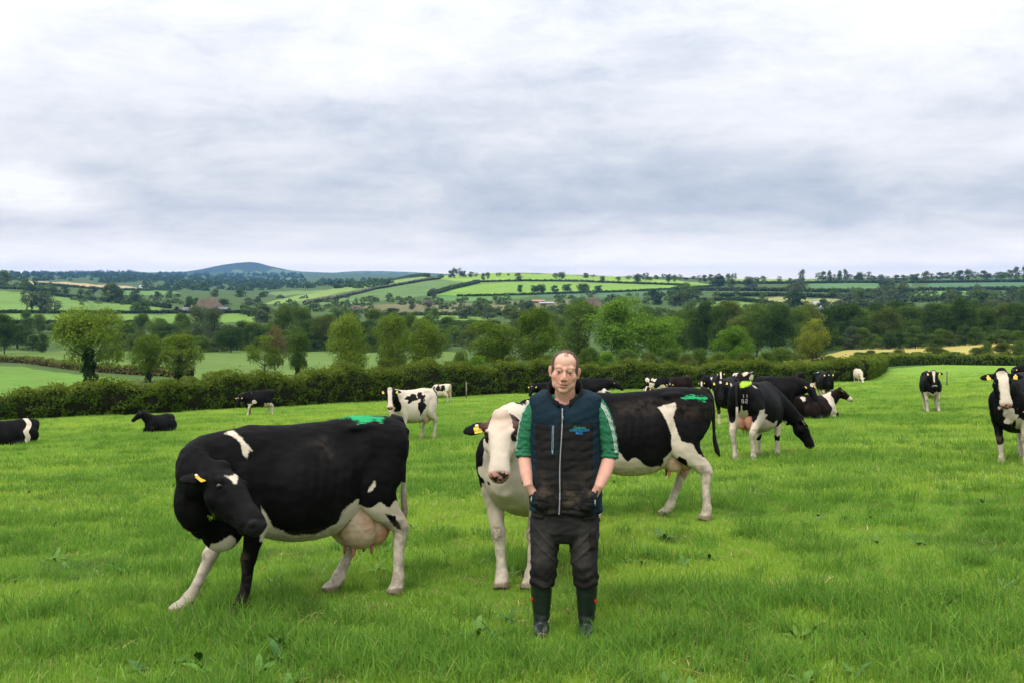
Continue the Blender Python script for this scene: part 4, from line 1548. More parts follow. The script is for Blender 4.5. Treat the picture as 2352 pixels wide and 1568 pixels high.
    # hide relief: loose folds on the neck, ribs
    if fine:
        No = get_no(me)
        rib = np.exp(-((V[:, 0] - .02) / .26) ** 2) * np.exp(-((V[:, 2] - 1.02) / .24) ** 2)
        disp = .0035 * np.sin((V[:, 0] + .22 * (V[:, 2] - 1)) * 2 * PI / .085) * rib
        fossa = np.exp(-((V[:, 0] + .27) / .10) ** 2 - ((V[:, 2] - 1.27) / .08) ** 2)
        disp -= .030 * fossa
        shl = np.exp(-((V[:, 0] - .36) / .04) ** 2 - ((V[:, 2] - 1.0) / .25) ** 2)
        disp -= .010 * shl
        npn = np.array([tuple(p) for p in neck_pts[3:9]])
        dn = np.min(np.linalg.norm(V[:, None, :] - npn[None], axis=2), axis=1)
        nk = np.clip((.30 - dn) / .12, 0, 1)
        disp += .004 * pnoise(V * np.array([1, 1, .3]), 7.0, 3) * nk + .003 * pnoise(V, 5.0, 4)
        set_co(me, V + No * disp[:, None])
        V = get_co(me)
    # carve nostrils, mouth and eye sockets
    rel = (V - np.array(P)) / hk
    a_, b_, c_ = rel @ np.array(d), rel @ np.array(s), rel @ np.array(nn)
    hb = (a_ > .05) & (a_ < .66) & (np.abs(b_) < .16) & (c_ > -.25) & (c_ < .1)
    ds = np.zeros(nv)
    ds -= .020 * np.exp(-((a_ - .575) / .016) ** 2 - ((np.abs(b_) - .047) / .013) ** 2 - ((c_ + .042) / .014) ** 2)
    ds -= .010 * np.exp(-((c_ + .118 - .05 * (a_ - .5)) / .007) ** 2) * np.clip((a_ - .36) / .05, 0, 1)
    ds -= .009 * np.exp(-((a_ - .26) / .03) ** 2 - ((np.abs(b_) - .11) / .03) ** 2 - ((c_ + .04) / .03) ** 2)
    ds -= .012 * np.exp(-((a_ - .38) / .07) ** 2 - ((np.abs(b_) - .085) / .03) ** 2 - ((c_ + .07) / .035) ** 2)
    V = V + get_no(me) * (ds * hb)[:, None]
    set_co(me, V)
    # regions
    rel = V - np.array(P)
    rel = rel / hk
    ht, hs, hn = rel @ np.array(d), rel @ np.array(s), rel @ np.array(nn)
    hw = np.interp(ht, [q[0] for q in HEADS], [q[2] for q in HEADS])
    in_head = (ht > -.09) & (ht < .66) & (hn > -.30) & (hn < .10) & (np.abs(hs) < hw + .05)
    in_ear = (ht > -.10) & (ht < .14) & (np.abs(hs) > hw * .85) & (np.abs(hs) < .36) & (hn > -.22) & (hn < .05)
    if head == 'graze' or poll[2] < .8:
        in_head &= V[:, 0] > .62
    w = np.full(nv, -.3)
    pk = np.zeros(nv)
    dt = np.zeros(nv)
    gp = np.full(nv, -.3)
    gy = np.full(nv, -.3)
    mp = np.zeros(nv)
    leg_id = np.full(nv, -1)
    for li, path in enumerate(legpaths):
        pp = np.array([q for q, r in path])
        for (q, r) in path:
            m = (np.linalg.norm((V - q) * np.array([1, 1, 1.0]), axis=1) < max(r) * 1.55)
            leg_id[m & (V[:, 2] < .78)] = li
    Wp = (np.array(Mw.to_3x3()) @ V.T).T + np.array(Mw.translation)
    No = get_no(me)
    Wn = (np.array(Rm.to_3x3()) @ No.T).T
    vu, vr, vz = project(Wp)
    toc = np.array([0, 0, CAMZ]) - Wp
    toc /= np.linalg.norm(toc, axis=1, keepdims=True)
    facing = (Wn * toc).sum(1)
    trunkm = ~in_head & ~in_ear
    pink = False

    def put(sd, col, m=None):
        nonlocal w
        if m is not None:
            sd = np.where(m, sd, -.3)
        w = np.maximum(w, sd) if col else np.minimum(w, -sd)

    for it in coat:
        k = it[0]
        if k == 'base':
            w[:] = .3 if it[1] == 'white' else -.3
        elif k == 'px':
            sd = poly_sd(vu * 4, vr * 4, it[2]) / 4 * vz / FOC
            put(sd, it[1], (facing > -.05) & (it[3](ht, hs, hn, in_head, in_ear, V) if len(it) > 3 else True))
        elif k == 'leg':
            for li in ([it[1]] if isinstance(it[1], int) else it[1]):
                put(it[2] - V[:, 2] + .02 * np.sin(V[:, 0] * 40 + li), it[3] if len(it) > 3 else 1, leg_id == li)
        elif k == 'belly':
            put(it[1] - V[:, 2] + .06 * np.sin(V[:, 0] * 9 + 1) + .03 * np.sin(V[:, 0] * 21), 1, trunkm & (leg_id < 0) & (V[:, 0] < .8))
        elif k == 'ball':
            e = it[4] if len(it) > 4 else (1, 1, 1)
            put(it[3] * (1 + .45 * pnoise(V + it[3], 2.6, 41) + .2 * pnoise(V, 6.0, 42)) - np.linalg.norm((V - np.array(it[2])) / np.array(e), axis=1), it[1], trunkm)
        elif k == 'band':
            wob = .05 * np.sin(V[:, 2] * 8 + 2) + .03 * np.sin(V[:, 2] * 19 + V[:, 1] * 6)
            put(np.minimum(V[:, 0] + wob - it[1], it[2] - V[:, 0] - wob), 1, trunkm)
        elif k == 'neck':          # (x0) everything ahead of x0 but the head
            put(V[:, 0] - it[1] + .05 * np.sin(V[:, 2] * 8), it[2], trunkm)
        elif k == 'blaze':         # stripe down the face: (half width top, half width low, t0, t1)
            hwid = np.interp(ht, [it[3], (it[3] + it[4]) / 2, it[4]], [it[1], (it[1] + it[2]) * .38, it[2]])
            put(np.minimum(np.minimum(hwid - np.abs(hs), ht - it[3]), np.where(ht < it[4], it[4] - ht + .02, it[4] - ht)), 1, in_head & (hn > -.10))
        elif k == 'face':          # whole face colour ahead of t0
            put(np.where(in_head, ht - it[2], -.3), it[1], in_head)
        elif k == 'muz':
            put(np.where(in_head, ht - it[1], -.3), 1, in_head)
        elif k == 'star':
            put(it[1] - np.sqrt((ht - it[2]) ** 2 + hs ** 2 * 1.6), 1, in_head & (hn > -.08))
        elif k == 'eyepatch':
            for sy in (1, -1):
                put(it[1] - np.sqrt((ht - .18) ** 2 + (hs - sy * .11) ** 2 + (hn + .02) ** 2), 0, in_head)
        elif k == 'ears':
            put(np.where(in_ear, .05, -.3), it[1], in_ear)
        elif k == 'green':
            gp = np.maximum(gp, it[2] - np.linalg.norm((V - np.array(it[1])) / np.array(it[3]), axis=1) * 1.0)
        elif k == 'lime':
            gy = np.maximum(gy, it[2] - np.linalg.norm((V - np.array(it[1])) / np.array(it[3]), axis=1) * 1.0)
        elif k == 'greenpx':
            gp = np.maximum(gp, np.where(facing > -.1, poly_sd(vu * 4, vr * 4, it[1]) / 4 * vz / FOC, -.3))
        elif k == 'limepx':
            gy = np.maximum(gy, np.where(facing > -.1, poly_sd(vu * 4, vr * 4, it[1]) / 4 * vz / FOC, -.3))
        elif k == 'tan':
            pk = np.maximum(pk, np.clip(1.4 - np.sqrt((ht - .02) ** 2 + hs ** 2 + (hn - .02) ** 2) / it[1], 0, 1) * .30)
        elif k == 'pinknose':
            pink = True
        elif k == 'dirtpx':
            dt = np.maximum(dt, np.clip(poly_sd(vu * 4, vr * 4, it[1]) / 4 * vz / FOC * 14 + .3, 0, 1) * (facing > 0) * it[2])
        elif k == 'pinkpx':
            pk = np.maximum(pk, np.clip(poly_sd(vu * 4, vr * 4, it[1]) / 4 * vz / FOC * 25 + .5, 0, 1) * (facing > 0) * it[2])
    # hooves and dirty shanks, knees
    dt = np.maximum(dt, np.clip((.10 - V[:, 2]) / .06, 0, 1) * .85 * (leg_id >= 0))
    for li in (0, 1):
        if li < len(legpaths):
            kp = np.array(legpaths[li][15][0])
            dt = np.maximum(dt, np.clip(1.3 - np.linalg.norm((V - kp - np.array([.04, 0, 0])) / np.array([1, 1, 1.5]), axis=1) / .06, 0, .8))
    dt = np.maximum(dt, np.where((leg_id >= 2) & (V[:, 2] < .60), .50, 0))
    dt = np.maximum(dt, np.where((leg_id >= 0) & (leg_id < 2) & (V[:, 2] < .30), .35, 0))
    if not lying:
        dt = np.maximum(dt, np.clip((.62 - V[:, 2]) / .12, 0, .4) * (leg_id < 0) * (V[:, 0] < .6))
    hf = np.clip((.062 - V[:, 2]) / .012, 0, 1) * (leg_id >= 0)
    # muzzle
    mz = np.clip((ht - .545 + .25 * np.maximum(0, -hn - .06)) / .015, 0, 1) * in_head * (hn > -.115)
    if pink:
        mp = mz * .9
    nos = np.zeros(nv)
    for sy in (1, -1):
        nos = np.maximum(nos, np.clip((.020 - np.sqrt((ht - .598) ** 2 * .4 + (hs - sy * .045) ** 2 + (hn + .035) ** 2)) / .008, 0, 1))
    lip = np.clip((.006 - np.abs(hn + .110)) / .004, 0, 1) * (ht > .50) * in_head
    mz = np.maximum(mz, np.maximum(nos, lip))
    mp = mp * (1 - nos) * (1 - lip)
    for nm, a in (('hf', hf), ('w', w), ('pk', pk), ('dt', dt), ('gp', gp), ('gy', gy), ('mz', mz), ('mp', mp)):
        fattr(me, nm, a)
    me.name = 'body'
    link('body', me, M_COATB if brown else M_COAT, root)
    # eyes
    for sy in (1, -1):
        bm = bmesh.new()
        ellipsoid(bm, P + (d * .188 + nn * -.020 + s * (sy * .108)) * hk, (.022, .022, .022), seg=12, rings=8)
        link('eye', bm_mesh('eye', bm), M_EYE, root)
    # tags
    for (e0, ed), on in zip(ears, tags):
        if not on:
            continue
        up_ = nn.cross(ed).normalized()
        dn_ = Vector((0, 0, -1)) - ed * Vector((0, 0, -1)).dot(ed)
        dn_ = (dn_ - nn * dn_.dot(nn)).normalized()
        sd_ = dn_.cross(nn).normalized()
        c = e0 + ed * .11 + nn * .026 + dn_ * .030
        M3 = Matrix((sd_, dn_, nn)).transposed().to_4x4()
        M3.translation = c
        bm = bmesh.new()
        box(bm, (0, .008, 0), (.058, .062, .004), M3)
        box(bm, (0, -.032, 0), (.026, .022, .004), M3)
        tg = link('ear_tag', bm_mesh('ear_tag', bm, False), M_TAG, root)
        bm = bmesh.new()
        box(bm, (0, -.034, .004), (.016, .016, .006), M3)
        link('button', bm_mesh('button', bm, False), M_TAGW, tg)
        if tagtext:
            Mt = Matrix((sd_, -dn_, nn)).transposed().to_4x4()
            if Mt.determinant() < 0:
                Mt = Matrix((-sd_, -dn_, nn)).transposed().to_4x4()
            Mt.translation = c + nn * .0035 + dn_ * .024
            tm = text_mesh('91508', .024)
            tm.transform(Mt)
            link('number', tm, M_TAGK, tg)
    # udder
    if udder and not lying:
        bm = bmesh.new()
        k = udsize
        dn = (udsize - 1) * .36
        ellipsoid(bm, (-.43, .080, .70 - dn), (.190 * k, .125 * k, .215 * k))
        ellipsoid(bm, (-.43, -.080, .70 - dn), (.190 * k, .125 * k, .215 * k))
        ellipsoid(bm, (-.56, .075, .73 - dn), (.13 * k, .115 * k, .235 * k))
        ellipsoid(bm, (-.56, -.075, .73 - dn), (.13 * k, .115 * k, .235 * k))
        ellipsoid(bm, (-.30, 0, .66), (.18 * k, .13 * k, .10 * k))
        um = remesh(bm, max(.011, voxel * .8), 6, .5)
        Vu = get_co(um)
        Nu = get_no(um)
        gd = -.014 * np.exp(-((Vu[:, 0] + .50 - .12 * (Vu[:, 2] - .6)) / .022) ** 2) - .014 * np.exp(-(Vu[:, 1] / .02) ** 2) + .004 * pnoise(Vu, 3.0, 51)
        for k_, (a0, b0) in enumerate(((.62, .25), (.70, -.35), (.56, .5))):
            vein = np.abs(Vu[:, 2] - a0 + dn - b0 * (Vu[:, 0] + .42) - .02 * np.sin(Vu[:, 0] * 38 + k_))
            gd += .0028 * np.exp(-(vein / .007) ** 2) * (Vu[:, 0] > -.5)
        set_co(um, Vu + Nu * gd[:, None])
        um.name = 'udder'
        uo = link('udder', um, M_UDDER, root)
        if teats:
            for tx, ty in ((-.36, .08), (-.36, -.08), (-.53, .07), (-.53, -.07)):
                bm = bmesh.new()
                zt = .70 - dn - .205 * k
                tube(bm, [(tx, ty, zt + .03), (tx, ty, zt - .02), (tx + .004, ty, zt - .05), (tx + .006, ty, zt - .062)], [.019, .016, .013, .006], n=8)
                link('teat', bm_mesh('teat', bm), M_TEAT, uo)
    # tail
    if not lying:
        tp = tailpath or [(-.78, 0, 1.415), (-.855, 0, 1.395), (-.895, 0, 1.33), (-.912, 0, 1.18), (-.912, .0, 1.0), (-.908, .01, .84), (-.905, .015, .70), (-.905, .02, .60)]
        rr = np.interp(np.linspace(0, 1, len(tp)), [0, .25, .6, .75, .92, 1], [.040, .026, .016, .021, .025, .006])
        bm = bmesh.new()
        tube(bm, tp[:max(3, int(len(tp) * .8))], list(rr)[:max(3, int(len(tp) * .8))], hint=(0, 1, 0), n=10)
        tl = link('tail', bm_mesh('tail', bm), M_TAILW if tail == 'w' else M_TAILB, root)
        bm = bmesh.new()
        k0 = max(3, int(len(tp) * .8)) - 2
        tube(bm, tp[k0:], [r * 1.25 for r in list(rr)[k0:]], hint=(0, 1, 0), n=10)
        link('switch', bm_mesh('switch', bm), M_TAILB if tail == 'b' else M_TAILW, tl)
    return setp(root, label, 'cow', group)


def at_depth(vx, dep):
    return ((vx / S - CU) / FOC * dep, dep)


# --- the big black cow at front left
C1 = lambda pts: [(600 + x * .574, 1600 + y * .574) for x, y in pts]
not_head = lambda ht, hs, hn, ih, ie, V: ~ih & ~ie
is_head = lambda ht, hs, hn, ih, ie, V: ih
cow('big black cow at front left, head turned back toward the camera', (-1.50, 7.36), 216,
    [('px', 1, C1([(520, 225), (575, 200), (650, 262), (718, 348), (680, 338), (685, 420), (650, 375), (640, 312), (585, 250)]), not_head),
     ('px', 1, C1([(1522, 630), (1565, 555), (1572, 595), (1540, 625)])),
     ('px', 1, C1([(720, 620), (735, 615), (742, 650), (800, 780), (860, 880), (1000, 940), (1150, 930), (1290, 860), (1370, 740), (1455, 680), (1460, 700), (1420, 800), (1300, 960), (1150, 1010), (900, 1000), (760, 980), (770, 900), (790, 850), (765, 720)]), not_head),
     ('px', 1, C1([(400, 1050), (430, 1000), (480, 980), (560, 940), (600, 960), (600, 1000), (520, 1070), (430, 1100)]), not_head),
     ('px', 1, C1([(225, 1000), (260, 950), (330, 960), (330, 1060), (260, 1250), (240, 1500), (60, 1500), (180, 1200)]), not_head),
     ('px', 1, C1([(590, 990), (615, 1000), (620, 1050), (595, 1120)]), not_head),
     ('leg', 1, .62), ('leg', (2, 3), .74),
     ('px', 0, C1([(1640, 790), (1700, 800), (1760, 900), (1720, 890), (1680, 850)])),
     ('px', 1, C1([(515, 515), (560, 520), (605, 512), (612, 535), (600, 580), (580, 575), (545, 545)]), is_head),
     ('greenpx', C1([(1330, 120), (1400, 95), (1450, 85), (1560, 92), (1630, 115), (1610, 150), (1560, 135), (1500, 160), (1420, 142), (1390, 118)])),
     ('limepx', C1([(412, 800), (440, 798), (445, 815), (420, 830)])),
     ('dirtpx', C1([(1040, 300), (1240, 240), (1300, 420), (1200, 400), (1160, 320)]), .30)],
    poll=(.84, .37, 1.14), look=101, pitch=34, roll=-14, neckmid=(1.22, .06, 1.14), headscale=1.08, chest=1.45, scale=.93,
    legs=((.08, -.16), (.41, -.18), (-.02, .04), (.36, -.02)), voxel=.0115, fine=True, tail='bw', tags=(0, 1), udsize=1.20,
    tailpath=[(-.78, 0, 1.415), (-.86, 0, 1.40), (-.905, -.02, 1.33), (-.925, -.04, 1.2), (-.925, -.06, 1.02), (-.918, -.06, .86), (-.912, -.06, .72), (-.915, -.05, .62), (-.91, -.04, .54)])

# --- the white-faced cow beside the farmer
cow('white-faced cow with one black tagged ear looking past the farmer', (.215, 8.15), 251,
    [('base', 'black'), ('face', 1, -.2), ('leg', (0, 1), .80), ('leg', (2, 3), .7), ('ball', 1, (.62, .0, 1.36), .20), ('ball', 1, (.78, 0, .80), .17, (1, 1.25, 1.5)), ('belly', .75),
     ('ball', 1, (.80, -.02, 1.02), .05, (1, .8, 4)), ('eyepatch', .052), ('ears', 0), ('tan', .16), ('pinknose',)],
    poll=(.95, .06, 1.33), look=15, pitch=47, headscale=.90, chest=.72, voxel=.0125, fine=True, tags=(1, 1), legs=((.0, -.09), (.03, .06), (0, .06), (0, .08)), tagtext=True, udder=True)

# --- the cow with the dusty back behind the farmer
B1 = lambda pts: [(1800 + x * .797, 1350 + y * .797) for x, y in pts]
cow('black cow with white flank stripe standing behind the farmer', (1.40, 11.05), 184,
    [('px', 1, B1([(1040, 345), (1130, 320), (1135, 350), (1120, 400), (1145, 480), (1165, 520), (1215, 530), (1250, 590), (1280, 640), (1330, 700), (1320, 900), (1260, 900), (1240, 720), (1200, 600), (1150, 590), (1110, 640), (1050, 690), (980, 720), (950, 740),
                   (700, 740), (700, 590), (840, 560), (880, 610), (940, 660), (955, 695), (1010, 690), (1060, 640), (1110, 560), (1110, 490), (1090, 430), (1070, 380)])),
     ('leg', (2, 3), .70), ('leg', (0, 1), .7), ('belly', .62),
     ('px', 0, B1([(1130, 610), (1150, 590), (1185, 610), (1200, 650), (1150, 650)])),
     ('greenpx', B1([(1165, 300), (1200, 285), (1240, 282), (1290, 300), (1285, 315), (1230, 312), (1190, 308)])),
     ('dirtpx', B1([(810, 330), (1000, 290), (1140, 300), (1300, 330), (1310, 400), (1120, 420), (1060, 380), (1000, 400), (830, 390)]), .24)],
    poll=(1.02, .28, 1.42), look=80, pitch=52, voxel=.0125, fine=True, legs=((0, 0), (0, 0), (-.06, .05), (.30, -.02)), tags=(1, 1), udsize=.95,
    tailpath=[(-.78, 0, 1.415), (-.86, 0, 1.395), (-.90, 0, 1.32), (-.915, -.02, 1.18), (-.915, -.03, 1.0), (-.915, -.03, .9), (-.92, -.03, .82), (-.94, -.03, .72), (-.965, -.03, .66)])

# --- grazing cow with the freeze brand
G1 = lambda pts: [(2500 + x * .4252, 1400 + y * .4252) for x, y in pts]
BRAND = cow('black grazing cow with white freeze-brand numbers on its rump', (4.55, 18.25), 54,
    [('px', 1, G1([(1085, 560), (1095, 500), (1110, 560), (1150, 560), (1165, 640), (1170, 720), (1240, 640), (1270, 560), (1315, 550), (1310, 590), (1340, 600), (1320, 640), (1410, 690), (1420, 720), (1490, 660), (1500, 740), (1440, 810), (1370, 760), (1300, 760),
                  (1240, 820), (1180, 900), (1180, 1080), (1090, 1080), (1050, 800), (1035, 640)])),
     ('leg', (2, 3), .72), ('leg', (0, 1), .33), ('leg', (0, 1), .33), ('belly', .62),
     ('limepx', G1([(1075, 300), (1110, 285), (1190, 285), (1195, 310), (1140, 340), (1085, 352)])),
     ('px', 1, G1([(1185, 310), (1250, 352), (1225, 350)])),
     ('px', 1, G1([(1595, 820), (1625, 840), (1635, 890), (1610, 860)]))],
    head='graze', poll=(1.05, -.42, .70), look=-48, pitch=66, voxel=.020, tail='bw', legs=((.0, .05), (-.12, 0), (0, .0), (-.06, .02)), tags=(1, 1), udsize=.88)

# --- the other cows
cow('white cow with black patches and a white blaze facing the camera', at_depth(948, 27.6), 230,
    [('base', 'white'), ('face', 0, -.2), ('neck', .70, 0), ('ball', 1, (.78, 0, .74), .24), ('blaze', .065, .075, -.02, .62), ('ears', 0), ('muz', .5), ('pinknose',),
     ('ball', 0, (.24, .30, 1.22), .15, (1.5, 1, .9)), ('ball', 0, (-.12, .30, 1.26), .15, (1.2, 1, 1.1)), ('ball', 0, (-.06, .36, .92), .16, (1.1, 1, 1.0)), ('ball', 0, (-.86, .12, 1.12), .17, (1, 1.2, 1.7)),
     ('green', (-.62, .05, 1.45), .05, (2.5, 1, 1))], voxel=.022, tail='w', legs=((0, 0), (.1, 0), (0, 0), (.14, 0)), pitch=58)
cow('small white cow with brown patches grazing against the hedge', at_depth(1014, 74), 148,
    [('base', 'white'), ('ball', 0, (.1, .3, 1.15), .26), ('ball', 0, (-.35, .3, 1.12), .22), ('ball', 0, (.55, .2, 1.0), .25)], head='graze', brown=True, voxel=.032, tail='w', scale=1.0)
cow('black cow with white legs standing close to the left hedge', at_depth(594, 57), 205,
    [('leg', (0, 2, 3), .70), ('ball', 1, (.42, .25, 1.38), .09, (1, 1, 1.4)), ('ball', 1, (.30, .3, .78), .12, (1.3, 1, 1)), ('star', .035, .10), ('green', (-.72, 0, 1.45), .05, (2, 1, 1)), ('ears', 0)],
    poll=(1.12, .12, 1.12), look=50, pitch=60, voxel=.03, legs=((.18, 0), (-.05, 0), (-.1, 0), (.1, 0)), tailpath=[(-.80, 0, 1.42), (-.88, 0, 1.40), (-.95, 0, 1.36), (-1.05, 0, 1.28), (-1.18, 0, 1.2), (-1.3, 0, 1.12)])
cow('black cow lying in the grass at left, head raised', at_depth(366, 39), 248,
    [('star', .03, .08)], lying=True, look=-50, pitch=45, voxel=.026, scale=.84)
cow('black cow with white rump stripe lying at the left edge', at_depth(22, 32.5), 222,
    [('band', -.52, -.36), ('ball', 1, (.7, .2, .2), .22), ('face', 1, .3), ('star', .06, .05)], lying=True, look=-10, pitch=45, voxel=.026)
cow('black cow standing left behind the farmer\'s head', at_depth(1278, 46), 186, [('star', .03, .08)], look=60, pitch=50, voxel=.034, poll=(1.1, .2, 1.30))
cow('black cow standing right behind the farmer\'s head, facing right', at_depth(1362, 52), 352, [('green', (-.7, 0, 1.45), .05, (2, 1, 1))],
    look=-15, pitch=42, poll=(1.15, -.05, 1.24), voxel=.034, scale=1.06)
cow('white spotted cow lying behind the farmer\'s shoulder', at_depth(1432, 42), 150,
    [('base', 'white'), ('ball', 0, (-.7, .2, .7), .10), ('ball', 0, (-.55, .3, .45), .10), ('ball', 0, (.7, .1, .8), .3), ('green', (-.2, .1, .86), .13, (1.6, 1.5, 1))], lying=True, look=-60, voxel=.032)
cow('black and white cow facing right along the hedge, behind the black one', at_depth(1512, 72), 352,
    [('ball', 1, (-.75, -.2, 1.3), .18), ('ball', 1, (-.28, -.25, 1.25), .13, (1.5, 1, 1)), ('ball', 1, (-.45, -.3, .85), .2), ('leg', (0, 1, 2, 3), .75), ('ball', 1, (.3, -.3, .7), .2), ('belly', .66), ('green', (-.65, 0, 1.45), .05, (2, 1, 1))],
    voxel=.034, look=-30, poll=(1.15, -.1, 1.25))
cow('brownish black cow turned to the camera by the hedge, head low', at_depth(1564, 62), 205,
    [('star', .04, .06), ('green', (-.6, 0, 1.45), .06, (2, 1, 1)), ('ears', 0)], brown=True, poll=(1.0, .35, 1.05), look=60, pitch=58, voxel=.034, tail='b')
cow('black cow lying low in the grass with white brow', at_depth(1535, 46), 186, [('blaze', .05, .06, -.05, .3)], lying=True, look=40, voxel=.034)
cow('black cow with white blaze and lowered head by the hedge', at_depth(1632, 68), 222,
    [('blaze', .06, .07, -.02, .6), ('leg', (0, 1, 2, 3), .6), ('ball', 1, (0, .3, 1.2), .2), ('ears', 0)], poll=(1.05, .1, 1.0), pitch=60, voxel=.034)
cow('black cow with white face stripe facing straight ahead by the hedge', at_depth(1652, 58), 268,
    [('blaze', .05, .06, -.02, .6), ('leg', (0, 1, 2, 3), .5), ('ball', 1, (.2, .35, 1.0), .2), ('ears', 0)], voxel=.032, poll=(.98, 0, 1.58))
cow('reddish brown and white cow seen from behind by the hedge', at_depth(1704, 66), 128,
    [('ball', 1, (-.5, .2, 1.4), .2), ('ball', 1, (-.85, 0, 1.1), .2), ('ball', 1, (.3, .2, 1.4), .18), ('leg', (0, 1, 2, 3), .8), ('belly', .7)], brown=True, voxel=.032, head='graze', tail='w', scale=1.08,
    tailpath=[(-.80, 0, 1.42), (-.88, 0, 1.42), (-1.0, .1, 1.44), (-1.15, .3, 1.42), (-1.2, .5, 1.40), (-1.15, .75, 1.38)])
cow('black cow facing the camera in front of the grazing one', at_depth(1676, 30.5), 243,
    [('leg', 0, .36), ('leg', 1, .36), ('leg', (2, 3), .7), ('star', .045, .07), ('ball', 1, (.38, .25, 1.25), .07, (1, 1, 2)), ('green', (-.65, 0, 1.45), .06, (2, 1, 1)), ('ears', 0)], voxel=.024, poll=(.98, .05, 1.36), pitch=60)
cow('black cow with white forehead peering past the grazing one', at_depth(1798, 33), 318,
    [('star', .075, .05), ('ears', 0), ('green', (-.65, 0, 1.45), .05, (2, 1, 1))], voxel=.026, poll=(1.12, -.15, 1.14), look=-22, pitch=58)
cow('small dark cow seen from behind at the hedge', at_depth(1838, 84), 92, [('leg', (2, 3), .8), ('green', (-.7, 0, 1.45), .06, (1.5, 1, 1)), ('belly', .7)], brown=True, voxel=.034, head='graze', tail='b')
cow('black cow with white rump stripe turned away behind the frontal one', at_depth(1884, 62), 60,
    [('leg', (2, 3), .9), ('ball', 1, (-.5, -.1, 1.44), .12, (2, .5, 1)), ('ball', 1, (.2, -.2, 1.4), .10, (2, 1, 1)), ('green', (-.8, 0, 1.42), .08, (1, 1, 1))], voxel=.034, head='graze', tail='b')
cow('stout black cow facing the camera with small white star', at_depth(1898, 47.5), 264,
    [('star', .035, .10), ('leg', (0, 1), .60), ('leg', (2, 3), .6), ('ball', 1, (.2, .25, 1.3), .08, (2, 1, 1)), ('ears', 0)], voxel=.028, poll=(.92, 0, 1.34), pitch=64, scale=1.03)
cow('white cow grazing head-on at the end of the hedge', at_depth(1973, 96), 268,
    [('base', 'white'), ('ball', 0, (.55, .05, .95), .17), ('ball', 0, (.2, .3, 1.3), .15), ('neck', 1.2, 1)], voxel=.034, head='graze', tail='w')
cow('brown-black cow with white saddle lying and looking right', at_depth(1876, 32.5), 28,
    [('band', .32, .66), ('ball', 1, (-.75, -.2, .75), .10), ('ball', 1, (-.55, -.4, .3), .05), ('face', 1, .40), ('ears', 0)], lying=True, look=-22, pitch=40, brown=True, voxel=.024, poll=(1.02, -.15, 1.0), scale=.95)
cow('black cow with white legs standing alone on the right', at_depth(2141, 35), 252,
    [('leg', (0, 1, 2, 3), .72), ('belly', .64), ('blaze', .06, .018, .0, .42), ('muz', .53), ('star', .02, .30), ('ears', 0), ('lime', (-.55, 0, 1.46), .07, (1.6, 1, 1)), ('ball', 1, (-.25, .05, 1.45), .07, (2, 1, 1)), ('ball', 0, (-.5, .2, .62), .09)],
    voxel=.024, poll=(.98, .06, 1.42), pitch=62)
cow('black cow with broad white blaze cut off at the right edge', (8.16, 15.9), 229,
    [('blaze', .078, .10, .02, .70), ('muz', .47), ('leg', 1, .34), ('leg', 0, .74), ('leg', (2, 3), .7), ('ball', 1, (.84, .12, .80), .15, (1, 1.3, 1)), ('ears', 0), ('pinknose',)],
    voxel=.016, fine=True, poll=(1.0, .06, 1.48), pitch=60, tags=(1, 1), look=22)
cow('black cow at the top of the pasture on the right edge', at_depth(2366, 62), 190, [('star', .02, .1), ('ears', 0)], voxel=.034, look=30, poll=(1.12, .15, 1.2), scale=1.05)
cow('white-backed cow at the right edge behind the blazed one', at_depth(2385, 27), 245,
    [('base', 'white'), ('ball', 0, (.4, .2, 1.2), .25), ('ball', 0, (0, .1, 1.45), .1), ('green', (-.6, 0, 1.46), .1, (2, 1, 1))], voxel=.03, head='graze')


# freeze brand: painted digits that lie on the grazing cow's right rump
def brand():
    M_BRAND = plain('brand_white', (.34, .33, .30), .8, .1, .2, 40)
    body = [c for c in BRAND.children if c.name.startswith('body')][0]
    V = get_co(body.data)
    segs = {'1': 'bc', '8': 'abcdefg', '2': 'abged'}
    geo = {'a': ((0, 1), (1, 1)), 'b': ((1, 1), (1, .5)), 'c': ((1, .5), (1, 0)), 'd': ((0, 0), (1, 0)), 'e': ((0, .5), (0, 0)), 'f': ((0, 1), (0, .5)), 'g': ((0, .5), (1, .5))}
    for ch, cx, cz in (('1', -.105, 1.185), ('1', -.160, 1.185), ('8', -.100, 1.095), ('2', -.160, 1.095)):
        bm = bmesh.new()
        for sg in segs[ch]:
            (a0, b0), (a1, b1) = geo[sg]
            k = 5
            prev = None
            for i in range(k + 1):
                t = i / k
                y = cx - (a0 + (a1 - a0) * t - .5) * .030
                z = cz + (b0 + (b1 - b0) * t - .5) * .060
                m = (np.abs(V[:, 1] - y) < .03) & (np.abs(V[:, 2] - z) < .03)
                xx = V[m, 0].min() - .006 if m.any() else -.9
                p = Vector((xx, y, z))
                if prev is not None:
                    ax = (p - prev).normalized()
                    sd_ = ax.cross(Vector((1, 0, 0))).normalized() * .0055
                    vs = [bm.verts.new(q) for q in (prev - sd_, prev + sd_, p + sd_, p - sd_)]
                    bm.faces.new(vs)
                prev = p
        o = link('brand_digit', bm_mesh('brand_digit', bm, False), M_BRAND, BRAND)


brand()
